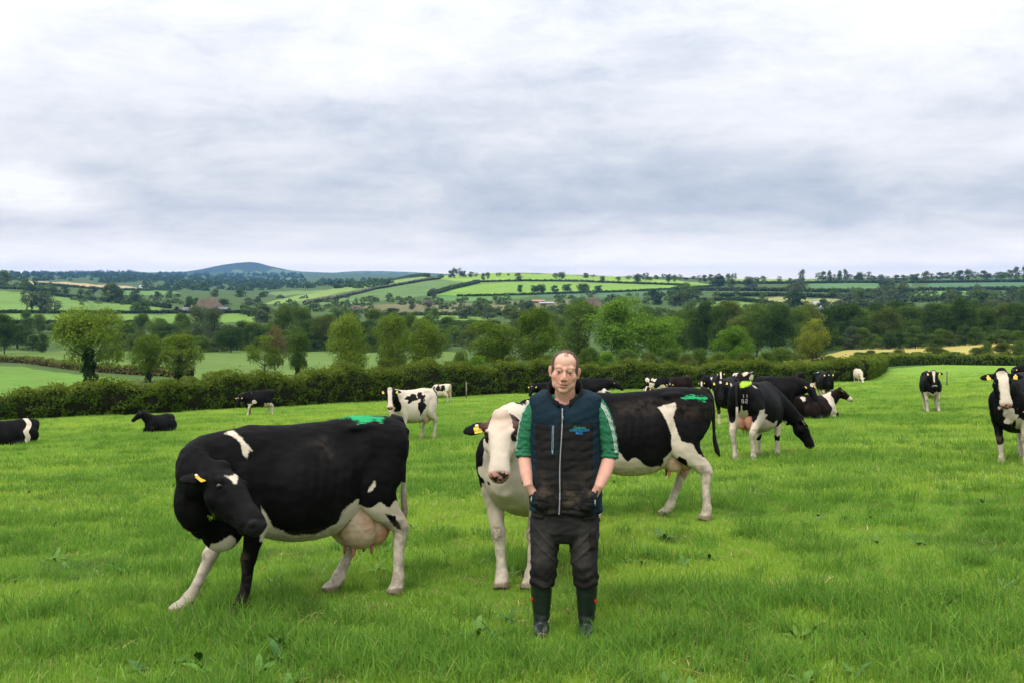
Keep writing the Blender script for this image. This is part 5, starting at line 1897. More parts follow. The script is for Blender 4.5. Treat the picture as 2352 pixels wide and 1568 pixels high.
# ------------------------------------------------------------------ the farmer
def attr_mat(name, rough=.8, spec=.2, nscale=40.0, bstr=.25, var=.25, dirt=None, sheen=0.0, bdist=.004, weave=True, lowdirt=False):
    def b(N):
        oc = N.n('ShaderNodeTexCoord').outputs['Object']
        c = N.attr('col', 'Color')
        n1 = N.noise(oc, nscale, 4, .65)
        f = N.math('ADD', N.math('MULTIPLY', N.math('SUBTRACT', n1, .5), var * 2), 1.0)
        v = N.n('ShaderNodeVectorMath', operation='SCALE')
        N.set(v.inputs[0], c)
        N.set(v.inputs[3], f)
        col = v.outputs[0]
        if dirt:
            dn = N.noise(oc, 5.5, 6, .7)
            dm = N.math('MULTIPLY', N.sstep(dn, .47, .72), N.attr('dt'))
            col = N.mix(dm, col, dirt)
            sp = N.noise(oc, 90.0, 2, .5)
            col = N.mix(N.math('MULTIPLY', N.sstep(sp, .70, .78), .22), col, (.20, .18, .15))
        return principled(N, col, rough, spec, N.bump(N.math('ADD', n1, N.math('MULTIPLY', N.noise(oc, 12, 4, .6), 2.0)), bstr, bdist))
    return material(name, b)


def skin_mat():
    def b(N):
        oc = N.n('ShaderNodeTexCoord').outputs['Object']
        c = N.attr('col', 'Color')
        n1 = N.noise(oc, 45.0, 4, .6)
        f = N.math('ADD', N.math('MULTIPLY', N.math('SUBTRACT', n1, .5), .28), 1.0)
        v = N.n('ShaderNodeVectorMath', operation='SCALE')
        N.set(v.inputs[0], c)
        N.set(v.inputs[3], f)
        p = N.n('ShaderNodeBsdfPrincipled')
        N.set(p.inputs['Base Color'], v.outputs[0])
        p.inputs['Roughness'].default_value = .58
        p.inputs['Specular IOR Level'].default_value = .25
        p.inputs['Subsurface Weight'].default_value = .12
        p.inputs['Subsurface Radius'].default_value = (.010, .004, .002)
        p.inputs['Subsurface Scale'].default_value = .6
        N.set(p.inputs['Normal'], N.bump(N.noise(oc, 160, 3, .6), .15, .002))
        return p.outputs[0]
    return material('skin', b)


def farmer():
    X0, Y0 = at_depth(1293, 6.34)
    root = empty('person', (X0, Y0, gz(X0, Y0) - .022), rad(-5))
    HC = Vector((.012, -.055, 1.682))
    HS = 1.03
    HR_ = (Matrix.Rotation(rad(4.5), 3, 'Y') @ Matrix.Rotation(rad(2), 3, 'Z') @ Matrix.Rotation(rad(3), 3, 'X'))

    def hp(x, y, z):
        return HC + HR_ @ (Vector((x * 1.05, y, z)) * HS)

    q = HR_.to_quaternion()

    def he(bm, c, r, seg=16, rings=12, extra=None):
        ellipsoid(bm, hp(*c), (r[0] * HS * 1.05, r[1] * HS, r[2] * HS), q if extra is None else (q @ extra), seg, rings)

    bm = bmesh.new()
    he(bm, (0, .012, .036), (.076, .097, .090), 24, 16)
    he(bm, (0, -.022, .055), (.066, .070, .062), 24, 16)
    he(bm, (0, -.022, -.036), (.0735, .073, .080), 24, 16)
    he(bm, (0, -.038, -.078), (.060, .052, .046))
    he(bm, (0, -.072, -.104), (.030, .022, .022))
    for sx in (1, -1):
        he(bm, (sx * .040, -.052, -.024), (.032, .030, .034))
        he(bm, (sx * .044, -.030, -.070), (.024, .045, .036))
        he(bm, (sx * .031, -.0820, .0165), (.0215, .013, .0072))     # upper lid and brow fold
        he(bm, (sx * .031, -.0780, -.0030), (.0180, .011, .0070))    # lower lid
        he(bm, (sx * .0145, -.106, -.036), (.0105, .012, .0095))     # nostril wing
        he(bm, (sx * .082, .008, -.004), (.010, .021, .034), extra=Euler((rad(-8), rad(sx * 6), rad(-sx * 28))).to_quaternion())
        he(bm, (sx * .080, .002, -.030), (.008, .012, .013))
        he(bm, (sx * .028, -.0800, .0340), (.032, .0135, .0150))       # brow
    he(bm, (0, -.092, .022), (.013, .014, .018))
    tube(bm, [hp(0, -.088, .020), hp(0, -.100, .0), hp(0, -.112, -.022), hp(0, -.113, -.032)], [.011 * HS, .012 * HS, .0145 * HS, .011 * HS], n=10)
    he(bm, (0, -.111, -.028), (.0165, .0145, .0125))
    he(bm, (0, -.092, -.056), (.026, .012, .014))
    he(bm, (-.002, -.096, -.0635), (.025, .0105, .0062))
    he(bm, (-.003, -.094, -.0785), (.021, .0110, .0080))
    # neck, trunk, arms and legs under the clothes
    tube(bm, [hp(0, .02, -.03), Vector((.012, .005, 1.58)), Vector((.014, .02, 1.50)), Vector((.015, .02, 1.42))], [.060, .062, .070, .10], n=20)
    tube(bm, [(.015, .02, 1.50), (.015, .01, 1.42), (.015, .0, 1.2), (.015, 0, .98), (.012, 0, .86), (.01, 0, .74)],
         [(.12, .06), (.19, .10), (.17, .11), (.16, .11), (.17, .11), (.15, .10)], hint=(0, 1, 0), n=20)
    ARM = {-1: [(-.155, .01, 1.46), (-.205, .015, 1.36), (-.230, .03, 1.24), (-.240, .035, 1.145), (-.238, .000, 1.10), (-.226, -.07, 1.03), (-.212, -.118, .972), (-.185, -.108, .925), (-.150, -.078, .880)],
           1: [(.195, .01, 1.46), (.242, .015, 1.36), (.275, .03, 1.24), (.288, .035, 1.145), (.283, .000, 1.10), (.258, -.07, 1.03), (.228, -.120, .972), (.200, -.110, .925), (.165, -.080, .880)]}
    for sx, pts in ARM.items():
        tube(bm, pts, [.060, .056, .050, .045, .048, .042, .031, .029, .020], n=16)
        hb = Vector(pts[-1])
        ellipsoid(bm, Vector(pts[-2]).lerp(hb, .6), (.030, .018, .05), Euler((0, rad(-sx * 38), 0)).to_quaternion())
        for k in range(4):      # fingers, inside the pocket
            a = hb + Vector((sx * (-.004 - .006 * k), .010 + .010 * k - .015, .012))
            tube(bm, [a, a + Vector((-sx * .028, -.004, -.035)), a + Vector((-sx * .040, .0, -.068))], [.0095, .0088, .0072], n=8)
        tube(bm, [Vector(pts[-2]), Vector(pts[-2]) + Vector((-sx * .02, .012, -.035)), Vector(pts[-2]) + Vector((-sx * .034, .015, -.062))], [.013, .011, .009], n=8)
    for sx, xo in ((-1, -.112), (1, .13)):
        tube(bm, [(xo * .85, 0, .84), (xo, 0, .62), (xo * 1.05, -.005, .46), (xo * 1.1, .01, .30), (xo * 1.12, .012, .10), (xo * 1.14, -.02, .05)], [.085, .075, .058, .055, .042, .04], n=14)
    me = remesh(bm, .0040, 11, .5)
    V = get_co(me)
    iR = np.array(HR_.inverted())
    H = (iR @ (V - np.array(HC)).T).T / HS
    H[:, 0] /= 1.05
    hx_, hy_, hz_ = H.T
    No = get_no(me)
    inh = (hz_ > -.16) & (V[:, 2] > 1.48) & (np.abs(hx_) < .13)

    def g(c, r):
        return np.exp(-(((H - np.array(c)) / np.array(r)) ** 2).sum(1)) * inh

    disp = np.zeros(len(V))
    for sx in (1, -1):
        disp -= .0030 * g((sx * .016, -.092, .014), (.010, .02, .012))
        disp -= .0018 * g((sx * .034, -.085, -.048), (.009, .03, .020))
    disp -= .0055 * g((0, -.10, -.0715), (.024, .02, .0035))
    for sx in (1, -1):
        disp -= .0040 * g((sx * .031, -.09, .0066), (.014, .02, .0040))
        disp -= .0012 * g((sx * .031, -.09, .0235), (.020, .02, .0035))
        disp -= .0030 * g((sx * .0235, -.10, -.036), (.004, .02, .010))
        disp += .0030 * g((sx * .014, -.107, -.036), (.008, .015, .008))
    disp -= .0035 * g((0, -.09, -.090), (.022, .03, .007))
    for k, zz in enumerate((.052, .062, .072)):
        disp -= .0008 * np.exp(-((hz_ - zz - .004 * np.cos(hx_ * 60)) / .0025) ** 2) * (np.abs(hx_) < .045) * (hy_ < -.04) * inh
    set_co(me, V + No * disp[:, None])
    col = np.tile(np.array([.600, .315, .235]), (len(V), 1))

    def blend(c, m):
        nonlocal col
        m = np.clip(m, 0, 1)[:, None]
        col = col * (1 - m) + np.array(c) * m

    blend((.60, .38, .28), g((0, -.06, .09), (.06, .06, .05)) * .7)
    for sx in (1, -1):
        blend((.56, .235, .165), g((sx * .040, -.07, -.028), (.024, .04, .020)) * .75)
        blend((.52, .23, .17), g((sx * .085, .005, -.004), (.016, .03, .034)) * .7)
        blend((.42, .215, .155), g((sx * .031, -.09, .0075), (.019, .03, .0055)) * .5)  # eye shadow: shade round the eyes painted into the skin colour
        blend((.20, .11, .08), g((sx * .031, -.09, .0115), (.015, .03, .0014)) * .6)
        blend((.34, .22, .14), g((sx * .029, -.10, .0325), (.020, .03, .0040)) * .5)
        blend((.30, .13, .09), g((sx * .012, -.115, -.0425), (.007, .015, .0035)) * .9)
    blend((.56, .25, .18), g((0, -.12, -.028), (.016, .02, .016)) * .6)
    blend((.47, .28, .205), g((0, -.07, -.095), (.06, .05, .035)) * .6)
    blend((.46, .165, .130), g((-.003, -.10, -.0785), (.022, .02, .0065)))
    blend((.44, .170, .135), g((-.002, -.10, -.064), (.023, .02, .0045)) * .8)
    blend((.060, .022, .020), np.exp(-((hz_ + .0712 + .04 * np.maximum(0, hx_)) / .0022) ** 2) * (np.abs(hx_ - .002) < .022) * (hy_ < -.07) * inh)
    # hair covers the sides and back, thin on top
    side = (np.abs(hx_) > .046 - .05 * np.clip((hz_ - .02) / .1, 0, 1)) & (hy_ > -.042 + .80 * np.clip(.015 - hz_, 0, 1) + .22 * np.clip(hz_ - .050, 0, 1)) & (hz_ > -.045 + .0 * hz_)
    side &= ~((np.abs(hx_) > .074) & (hz_ < .028) & (hy_ < .03))
    back = (hy_ > .025) & (hz_ > -.095)
    top = (hz_ > .105) & (hy_ > -.012)
    tuft = (np.abs(hx_ - .004) < .012) & (hy_ > -.07) & (hz_ > .092)
    hair_m = inh & (side | back | top)
    blend((.190, .130, .095), hair_m * .85)
    blend((.30, .19, .13), (tuft & inh) * .5)
    cattr(me, 'col', col)
    me.name = 'body'
    M_SKIN = skin_mat()
    link('body', me, M_SKIN, root)
    # eyes
    M_EYEW = plain('eye_white', (.34, .30, .28), .2, .5, .05)
    M_IRIS = plain('iris', (.035, .045, .055), .15, .5, .1)
    for sx in (1, -1):
        bm = bmesh.new()
        he(bm, (sx * .031, -.0800, .0066), (.0140, .0125, .0110), 14, 10)
        eo = link('eye', bm_mesh('eye', bm), M_EYEW, root)
        bm = bmesh.new()
        he(bm, (sx * .031 - .001, -.0892, .0066), (.0072, .0046, .0066), 12, 8)
        link('iris', bm_mesh('iris', bm), M_IRIS, eo)
    # hair blades
    rs = np.random.RandomState(3)
    idx = np.where(hair_m)[0]
    tid = np.where(tuft & inh)[0]
    pick = np.concatenate([rs.choice(idx, 7000), rs.choice(tid, 160)])
    Vn = get_co(me)
    P = Vn[pick]
    Nn = No[pick]
    flow = np.array(HR_ @ Vector((0, .6, -.35)))
    dirn = Nn * (.50 + .25 * rs.rand(len(P), 1)) + flow * .9 + rs.normal(size=P.shape) * .16
    dirn /= np.linalg.norm(dirn, axis=1, keepdims=True)
    ln = (.006 + .009 * rs.rand(len(P)))[:, None]
    sd = np.cross(dirn, rs.normal(size=P.shape))
    sd /= np.linalg.norm(sd, axis=1, keepdims=True)
    wd = .0011
    HV = np.stack([P - sd * wd, P + sd * wd, P + dirn * ln + sd * wd * .3, P + dirn * ln - sd * wd * .3], 1).reshape(-1, 3)
    M_HAIR = plain('hair', (.150, .105, .075), .6, .3, .45, 60)
    link('hair', mesh_np('hair', HV, np.arange(len(HV)).reshape(-1, 4)), M_HAIR, root)

    # ---- vest
    CX = .016
    RG = [(.790, 0.2181, .146), (.800, 0.2277, .156), (.825, 0.2277, .158), (.90, 0.2277, .160), (1.0, 0.2239, .156), (1.1, 0.2210, .152), (1.2, 0.2200, .150), (1.3, 0.2220, .148),
          (1.38, 0.2268, .142), (1.43, 0.2297, .132), (1.475, 0.2316, .118), (1.510, 0.2297, .102), (1.532, 0.2142, .092), (1.548, 0.1641, .086)]
    bm = bmesh.new()
    rings = []
    zs = np.linspace(RG[0][0], RG[-1][0], 60)
    for z in zs:
        wx = np.interp(z, [r[0] for r in RG], [r[1] for r in RG])
        wy = np.interp(z, [r[0] for r in RG], [r[2] for r in RG])
        ring = []
        for i in range(64):
            a = 2 * PI * i / 64
            c, s_ = math.cos(a), math.sin(a)
            e = .72
            ring.append(Vector((CX + wx * math.copysign(abs(c) ** e, c), .008 + wy * math.copysign(abs(s_) ** e, s_), z)))
        rings.append(ring)
    for z, wx, wy in ((1.552, .125, .082), (1.545, .104, .076), (1.49, .094, .068)):     # the neck hole
        rings.append([Vector((CX + wx * math.cos(2 * PI * i / 64), .008 + wy * math.sin(2 * PI * i / 64), z)) for i in range(64)])
    rings = [[Vector((p.x, p.y, p.z + .62 * (p.y - .05) * max(0, min(1, (p.z - 1.43) / .10)) * max(0, 1 - abs(p.x - CX) / .22))) for p in r_] for r_ in rings]
    loft(bm, rings)
    for sx in (1, -1):      # pocket bulges of the hands
        ellipsoid(bm, (CX + sx * .140, -.135, .885), (.065, .040, .075))
    vm = remesh(bm, .0062, 2, .4)
    V = get_co(vm)
    No = get_no(vm)
    x, y, z = V.T
    xr = x - CX
    fr = y < .03
    disp = .0060 * pnoise(V * np.array([1.4, 1, .6]), 3.0, 5) + .0028 * pnoise(V * np.array([1, 1, 2.2]), 6.0, 8)
    low = np.clip((1.345 - z) / .02, 0, 1)
    for k in range(9):      # quilting lines
        zq = 1.318 - k * .062 + .004 * np.sin(xr * 22 + k)
        disp -= .0022 * np.exp(-((z - zq) / .0050) ** 2) * low * (np.abs(xr) < .19)
    disp += .0010 * np.abs(np.sin((1.318 - z) / .062 * PI)) * low * (np.abs(xr) < .19)
    disp -= .0040 * np.exp(-((z - 1.358) / .004) ** 2) * fr
    for xs_ in (-.178, .172):
        disp -= .0040 * np.exp(-((xr - xs_) / .004) ** 2) * low * fr
    disp += .0035 * np.exp(-((z - .806) / .012) ** 2)
    disp -= .0045 * np.exp(-((z - .828) / .005) ** 2)
    disp += .0050 * pnoise(V * np.array([.6, 1, 2.5]), 9.0, 11) * np.clip((1.05 - z) / .15, 0, 1)
    set_co(vm, V + No * disp[:, None])
    V = get_co(vm)
    navy = np.array([.0062, .0190, .0305])
    black = np.array([.0120, .0112, .0115])
    colv = np.tile(black, (len(V), 1))
    yk = np.clip((z - 1.357) / .006, 0, 1)
    sidep = np.clip((np.abs(xr + .003) - .176) / .006, 0, 1)
    pkt = np.clip(np.minimum(np.minimum(xr + .098, -.045 - xr), np.minimum(z - 1.165, 1.37 - z)) / .004 + .5, 0, 1) * fr
    bk = np.clip((y - .05) / .02, 0, 1)
    nv_ = np.clip(np.maximum(np.maximum(yk, sidep), np.maximum(pkt, bk)), 0, 1)[:, None]
    colv = colv * (1 - nv_) + navy * nv_
    cattr(vm, 'col', colv)
    dtm = np.clip((1.12 - z) / .2, .12, 1) * (1 - .6 * nv_[:, 0])
    fattr(vm, 'dt', dtm)
    vm.name = 'vest'
    M_VEST = attr_mat('vest_cloth', .8, .12, 60, .28, .22, (.075, .055, .038))
    vest = link('vest', vm, M_VEST, root)

    def front_y(xx, zz):
        m = (np.abs(V[:, 0] - xx) < .012) & (np.abs(V[:, 2] - zz) < .012) & (V[:, 1] < .03)
        return float(V[m, 1].min()) if m.any() else -.12

    def ribbon(name, pts, wid, thick, mat, parent, lift=.002):
        """strip lying on the vest front; pts (x,z)"""
        bm = bmesh.new()
        vs = []
        P3 = [Vector((a, front_y(a, b_) - lift, b_)) for a, b_ in pts]
        for i, p in enumerate(P3):
            t = (P3[min(i + 1, len(P3) - 1)] - P3[max(i - 1, 0)]).normalized()
            sdv = t.cross(Vector((0, 1, 0))).normalized() * (wid / 2)
            o = Vector((0, -thick, 0))
            vs.append([bm.verts.new(p - sdv), bm.verts.new(p - sdv + o), bm.verts.new(p + sdv + o), bm.verts.new(p + sdv)])
        for a, b_ in zip(vs[:-1], vs[1:]):
            for i in range(4):
                j = (i + 1) % 4
                bm.faces.new((a[i], a[j], b_[j], b_[i]))
        bmesh.ops.recalc_face_normals(bm, faces=bm.faces)
        return link(name, bm_mesh(name, bm, False), mat, parent)

    M_ZIP = plain('zip_metal', (.30, .30, .31), .4, .6, .35, 180, .4)
    M_TAPE = plain('zip_tape', (.014, .015, .017), .85, .1, .1)
    zl = [(CX - .016 - .020 * t + .003 * math.sin(t * 9), 1.455 - (1.455 - .803) * t) for t in np.linspace(0, 1, 30)]
    ribbon('zip_tape', zl, .024, .002, M_TAPE, vest, .001)
    zp = ribbon('zipper', zl, .0065, .003, M_ZIP, vest, .0035)
    zl2 = [(CX - .072 - .004 * t, 1.352 - .160 * t) for t in np.linspace(0, 1, 10)]
    ribbon('zip_tape', zl2, .020, .002, M_TAPE, vest, .001)
    for off in (-.004, .004):
        ribbon('chest_zip', [(a + off, b_) for a, b_ in zl2], .0035, .003, M_ZIP, vest, .0035)
    for (a, b_, l) in ((CX - .015, 1.452, .030), (CX - .012, 1.412, .022), (CX - .076, 1.196, .020)):
        bm = bmesh.new()
        yy = front_y(a, b_ - .01) - .011
        tube(bm, [(a, yy + .004, b_), (a, yy, b_ - l * .4), (a + .001, yy - .001, b_ - l)], [(.0045, .003), (.0035, .002), (.0055, .003)], hint=(0, 1, 0), n=8)
        link('zip_pull', bm_mesh('zip_pull', bm), M_ZIP, vest)
    # pocket slits with pulls
    for sx, pts in ((-1, [(-.206, .985), (-.200, .94), (-.190, .90)]), (1, [(.222, .985), (.216, .94), (.204, .89)])):
        ribbon('pocket_zip', pts, .010, .002, M_TAPE, vest, .002)
        a, b_ = pts[-1]
        bm = bmesh.new()
        yy = front_y(a, b_) - .008
        tube(bm, [(a, yy, b_ + .012), (a + .001, yy - .002, b_ - .006), (a + sx * .002, yy - .001, b_ - .022)], [(.003, .002), (.004, .002), (.003, .002)], hint=(0, 1, 0), n=8)
        link('zip_pull', bm_mesh('zip_pull', bm), M_ZIP, vest)
    # collar
    M_COLLAR = plain('collar_cloth', (.012, .012, .013), .85, .15, .25, 30, .2)
    bm = bmesh.new()
    ringsO = []
    K = 40
    for i in range(K + 1):
        th = rad(-163 + 326 * i / K)        # 0 = nape
        k = (1 - math.cos(th)) / 2            # 0 back, 1 front
        rx, ry = .094 + .006 * k, .082 + .012 * k
        cx_, cy_ = math.sin(th), math.cos(th)
        zb = 1.540 - .100 * k ** 1.2
        zt = 1.625 - .130 * k ** 1.8 + .006 * math.sin(th * 3)
        fl = 1.10 + .10 * k
        pts = []
        for (rf, zz) in ((1.04, zb), (fl, zt), (fl - .09, zt + .002), (.90, zb)):
            pts.append(Vector((CX - .004 + rx * rf * cx_, .004 + ry * rf * cy_, zz)))
        ringsO.append(pts)
    loft(bm, ringsO)
    cm = bm_mesh('collar', bm)
    link('collar', cm, M_COLLAR, vest)
    # lettering
    M_TG = plain('thread_green', (.02, .30, .13), .7, .2, .1)
    M_TB = plain('thread_blue', (.03, .22, .55), .7, .2, .1)
    for body_, size, shear, zc, mat, wx_ in (('Daltons', .024, .35, 1.3400, M_TG, 1.0), ("CHANCELLOR'S", .0205, 0, 1.3235, M_TB, .86), ('MILLS', .0205, 0, 1.3060, M_TB, .86)):
        tm = text_mesh(body_, size, shear, .0004)
        T = get_co(tm)
        Q = np.zeros_like(T)
        Q[:, 0] = .106 + T[:, 0] * wx_
        Q[:, 2] = zc + T[:, 1] - size * .3
        yl = np.array([front_y(a, 1.322) for a in np.linspace(.04, .17, 27)])
        Q[:, 1] = np.interp(Q[:, 0], np.linspace(.04, .17, 27), yl) - .0035
        set_co(tm, Q)
        link('lettering', tm, mat, vest)

    # ---- shirt sleeves
    SL = {-1: [(-.120, .01, 1.490), (-.155, .012, 1.465), (-.196, .015, 1.39), (-.222, .025, 1.29), (-.236, .032, 1.20), (-.239, .030, 1.150), (-.239, .022, 1.128)],
          1: [(.150, .01, 1.490), (.196, .012, 1.465), (.236, .015, 1.39), (.268, .025, 1.29), (.285, .032, 1.20), (.288, .030, 1.150), (.287, .022, 1.128)]}
    SR = [.045, .066, .072, .069, .066, .066, .060]
    M_SHIRT = None
    bm = bmesh.new()
    for sx, pts in SL.items():
        path = smooth_path([(p, (r, r)) for p, r in zip(pts, SR)], 4)
        tube(bm, [q_ for q_, r in path], [r[0] for q_, r in path], n=20)
        for k, (zz, rr) in enumerate(((1.172, .069), (1.148, .070), (1.127, .066))):
            c = np.array([np.interp(-zz, [-p[2] for p in pts], [p[i] for p in pts]) for i in range(3)])
            tube(bm, [c + np.array([0, .004, .012]), c + np.array([0, .002, .006]), c, c - np.array([0, .003, .008])], [rr - .008, rr, rr, rr - .008], n=20)
    ellipsoid(bm, (CX, .02, 1.46), (.16, .06, .08))
    sm_ = remesh(bm, .0055, 2, .4)
    V2 = get_co(sm_)
    N2 = get_no(sm_)
    d2 = .004 * pnoise(V2 * np.array([1, 1, 1.9]), 7.5, 21) + .0022 * np.sin(V2[:, 2] * 150 + 14 * V2[:, 0] + 3 * np.sin(V2[:, 0] * 60)) * np.clip((1.27 - V2[:, 2]) / .08, 0, 1)
    set_co(sm_, V2 + N2 * d2[:, None])
    st = np.full(len(V2), -1.0)
    for sx, pts in SL.items():
        m = (V2[:, 0] - CX) * sx > .12
        zz = V2[:, 2]
        ax = np.stack([np.interp(-zz, [-p[2] for p in pts], [p[i] for p in pts]) for i in range(2)], 1)
        ang = np.arctan2((V2[:, 0] - ax[:, 0]) * sx, -(V2[:, 1] - ax[:, 1]))      # 0 = front, 90 = outward
        t = (ang - rad(52 if sx > 0 else 76)) * .072
        st = np.where(m & (zz > 1.165), t, st)
    fattr(sm_, 'st', st)

    def shirt_b(N):
        oc = N.n('ShaderNodeTexCoord').outputs['Object']
        n1 = N.noise(N.mapping(oc, (150, 150, 420)), 1.0, 2, .6)
        c = N.mix(N.sstep(n1, .40, .64), (.014, .100, .048), (.042, .215, .115))
        stv = N.attr('st')
        f = None
        for o_ in (-.012, 0, .012):
            a = N.math('ABSOLUTE', N.math('SUBTRACT', stv, o_))
            s1 = N.sstep(a, .0040, .0025)
            f = s1 if f is None else N.math('MAXIMUM', f, s1)
        c = N.mix(f, c, (.58, .57, .53))
        return principled(N, c, .85, .15, N.bump(N.math('ADD', n1, N.noise(oc, 18, 4, .6)), .3, .004))
    M_SHIRT = material('shirt_knit', shirt_b)
    sm_.name = 'shirt'
    link('shirt', sm_, M_SHIRT, root)

    # ---- trousers
    bm = bmesh.new()
    tube(bm, [(.015, .005, .90), (.015, .005, .84), (.014, .005, .76), (.012, .005, .67), (.012, .005, .595)], [(.195, .125), (.208, .135), (.212, .138), (.200, .130), (.12, .09)], hint=(0, 1, 0), n=26)
    LG = {-1: [((-.092, .0, .80), .118), ((-.104, 0, .70), .116), ((-.113, 0, .61), .107), ((-.117, -.005, .53), .098), ((-.120, -.012, .46), .094), ((-.123, -.006, .405), .090), ((-.128, 0, .365), .093), ((-.132, .004, .340), .091), ((-.136, .006, .325), .082), ((-.136, .006, .318), .066)],
          1: [((.118, .0, .80), .118), ((.126, 0, .70), .116), ((.131, 0, .61), .107), ((.134, -.005, .53), .098), ((.137, -.012, .46), .094), ((.141, -.006, .405), .090), ((.146, 0, .365), .093), ((.149, .004, .340), .091), ((.150, .006, .325), .082), ((.150, .006, .318), .066)]}
    for sx, keys in LG.items():
        path = smooth_path([(p, (r * .91, r * 1.0)) for p, r in keys], 4)
        tube(bm, [q_ for q_, r in path], [tuple(r) for q_, r in path], hint=(0, 1, 0), n=26)
    tm_ = remesh(bm, .0062, 3, .45)
    V3 = get_co(tm_)
    N3 = get_no(tm_)
    x3, y3, z3 = V3.T
    kn = np.clip((.50 - z3) / .14, 0, 1)
    sgn = np.where(x3 > .012, 1, -1)
    d3 = .005 * pnoise(V3 * np.array([1, 1, .5]), 4.0, 31)
    d3 += .0050 * np.sin(z3 * 90 + 16 * sgn * x3 + 2.2 * np.sin(x3 * 30 + y3 * 22)) * kn * (z3 > .305)
    d3 += .0022 * pnoise(V3 * np.array([.7, .7, 1.6]), 8.0, 33)
    diag = np.exp(-((z3 - (.50 + 1.1 * np.abs(x3 - .012))) / .012) ** 2) + np.exp(-((z3 - (.43 + 1.0 * np.abs(x3 - .012))) / .010) ** 2)
    d3 += .006 * diag * (y3 < 0)
    set_co(tm_, V3 + N3 * d3[:, None])
    base = np.array([.0190, .0182, .0185])
    colt = np.tile(base, (len(V3), 1))
    fade = np.clip(np.exp(-((z3 - .60) / .13) ** 2) * np.exp(-((np.abs(x3 - .012) - .12) / .055) ** 2), 0, 1) * (y3 < 0)
    colt = colt * (1 - .75 * fade[:, None]) + np.array([.056, .050, .045]) * .75 * fade[:, None]
    seat = np.clip((.46 - z3) / .02, 0, 1)[:, None]
    colt = colt * (1 - seat) + np.array([.0120, .0110, .0112]) * seat
    cattr(tm_, 'col', colt)
    fattr(tm_, 'dt', np.clip(.25 + .6 * fade + .3 * (z3 < .5), 0, .8))
    tm_.name = 'trousers'
    M_TR = attr_mat('trouser_cloth', .88, .12, 70, .35, .30, (.060, .050, .040))
    tr = link('trousers', tm_, M_TR, root)
    V3 = get_co(tm_)

    def ty(xx, zz):
        m = (np.abs(V3[:, 0] - xx) < .014) & (np.abs(V3[:, 2] - zz) < .014) & (V3[:, 1] < .05)
        return float(V3[m, 1].min()) if m.any() else -.1

    def patch(name, corners, mat, parent, th=.007, nseg=6):
        """cloth piece on the trousers: corners (x,z) a b c d"""
        bm = bmesh.new()
        a, b_, c, d_ = [np.array(k) for k in corners]
        g1, g2 = [], []
        for i in range(nseg + 1):
            r1, r2 = [], []
            for j in range(nseg + 1):
                u_, v_ = i / nseg, j / nseg
                p = (a * (1 - u_) + b_ * u_) * (1 - v_) + (d_ * (1 - u_) + c * u_) * v_
                yy = ty(*p)
                edge = min(u_, v_, 1 - u_, 1 - v_)
                r1.append(bm.verts.new((p[0], yy - th * (1 if edge > 0 else .6), p[1])))
                r2.append(bm.verts.new((p[0], yy + .004, p[1])))
            g1.append(r1)
            g2.append(r2)
        for i in range(nseg):
            for j in range(nseg):
                bm.faces.new((g1[i][j], g1[i + 1][j], g1[i + 1][j + 1], g1[i][j + 1]))
        for i in range(nseg):
            for (e1, e2) in (((i, 0), (i + 1, 0)), ((i, nseg), (i + 1, nseg)), ((0, i), (0, i + 1)), ((nseg, i), (nseg, i + 1))):
                bm.faces.new((g1[e1[0]][e1[1]], g1[e2[0]][e2[1]], g2[e2[0]][e2[1]], g2[e1[0]][e1[1]]))
        bmesh.ops.recalc_face_normals(bm, faces=bm.faces)
        return link(name, bm_mesh(name, bm), mat, parent)

    M_FLAP = plain('flap_cloth', (.024, .022, .020), .9, .1, .35, 25, .3)
    patch('pocket_flap', [(-.200, .815), (-.100, .815), (-.118, .765), (-.192, .770)], M_FLAP, tr)
    patch('pocket_flap', [(.115, .815), (.215, .815), (.210, .765), (.128, .758)], M_FLAP, tr)
    patch('cargo_pocket', [(.176, .70), (.212, .72), (.208, .575), (.178, .565)], M_FLAP, tr, .009)
    # ---- boots
    M_BOOT = plain('boot_rubber', (.0075, .0150, .0110), .38, .45, .35, 14, .12)
    M_RED = plain('badge_red', (.55, .03, .02), .5, .3, .1)
    for sx, xo in ((-1, -.138), (1, .150)):
        bm = bmesh.new()
        keys = [((xo, .012, .365), (.064, .070)), ((xo, .012, .352), (.071, .077)), ((xo, .014, .27), (.068, .075)), ((xo * .995, .016, .18), (.060, .068)), ((xo * .99, .012, .11), (.052, .062)),
                ((xo * .99, .0, .06), (.050, .072)), ((xo * .99, -.01, .01), (.052, .090))]
        path = smooth_path(keys, 4)
        tube(bm, [q_ for q_, r in path], [tuple(r) for q_, r in path], hint=(0, 1, 0), n=22)
        ellipsoid(bm, (xo, -.085, .040), (.052, .110, .048))
        box(bm, (xo, -.05, .006), (.098, .29, .022))
        bmx = remesh(bm, .006, 3, .4)
        Vb = get_co(bmx)
        Nb = get_no(bmx)
        set_co(bmx, Vb + Nb * (.0020 * np.exp(-((Vb[:, 2] - .265) / .003) ** 2) + .003 * np.sin(Vb[:, 2] * 120) * np.exp(-((Vb[:, 2] - .10) / .05) ** 2))[:, None])
        bmx.name = 'boot'
        bo = link('boot', bmx, M_BOOT, root)
        bm = bmesh.new()
        ang = rad(62)
        c = Vector((xo + sx * .060 * math.sin(ang), .012 - .070 * math.cos(ang), .228))
        M3 = Matrix.Translation(c) @ Euler((rad(90), 0, rad(sx * 55))).to_matrix().to_4x4()
        nq = 16
        ro = [M3 @ Vector((.0085 * math.cos(2 * PI * i / nq), .011 * math.sin(2 * PI * i / nq), 0)) for i in range(nq)]
        r1 = [M3 @ Vector((.0085 * math.cos(2 * PI * i / nq), .011 * math.sin(2 * PI * i / nq), .012)) for i in range(nq)]
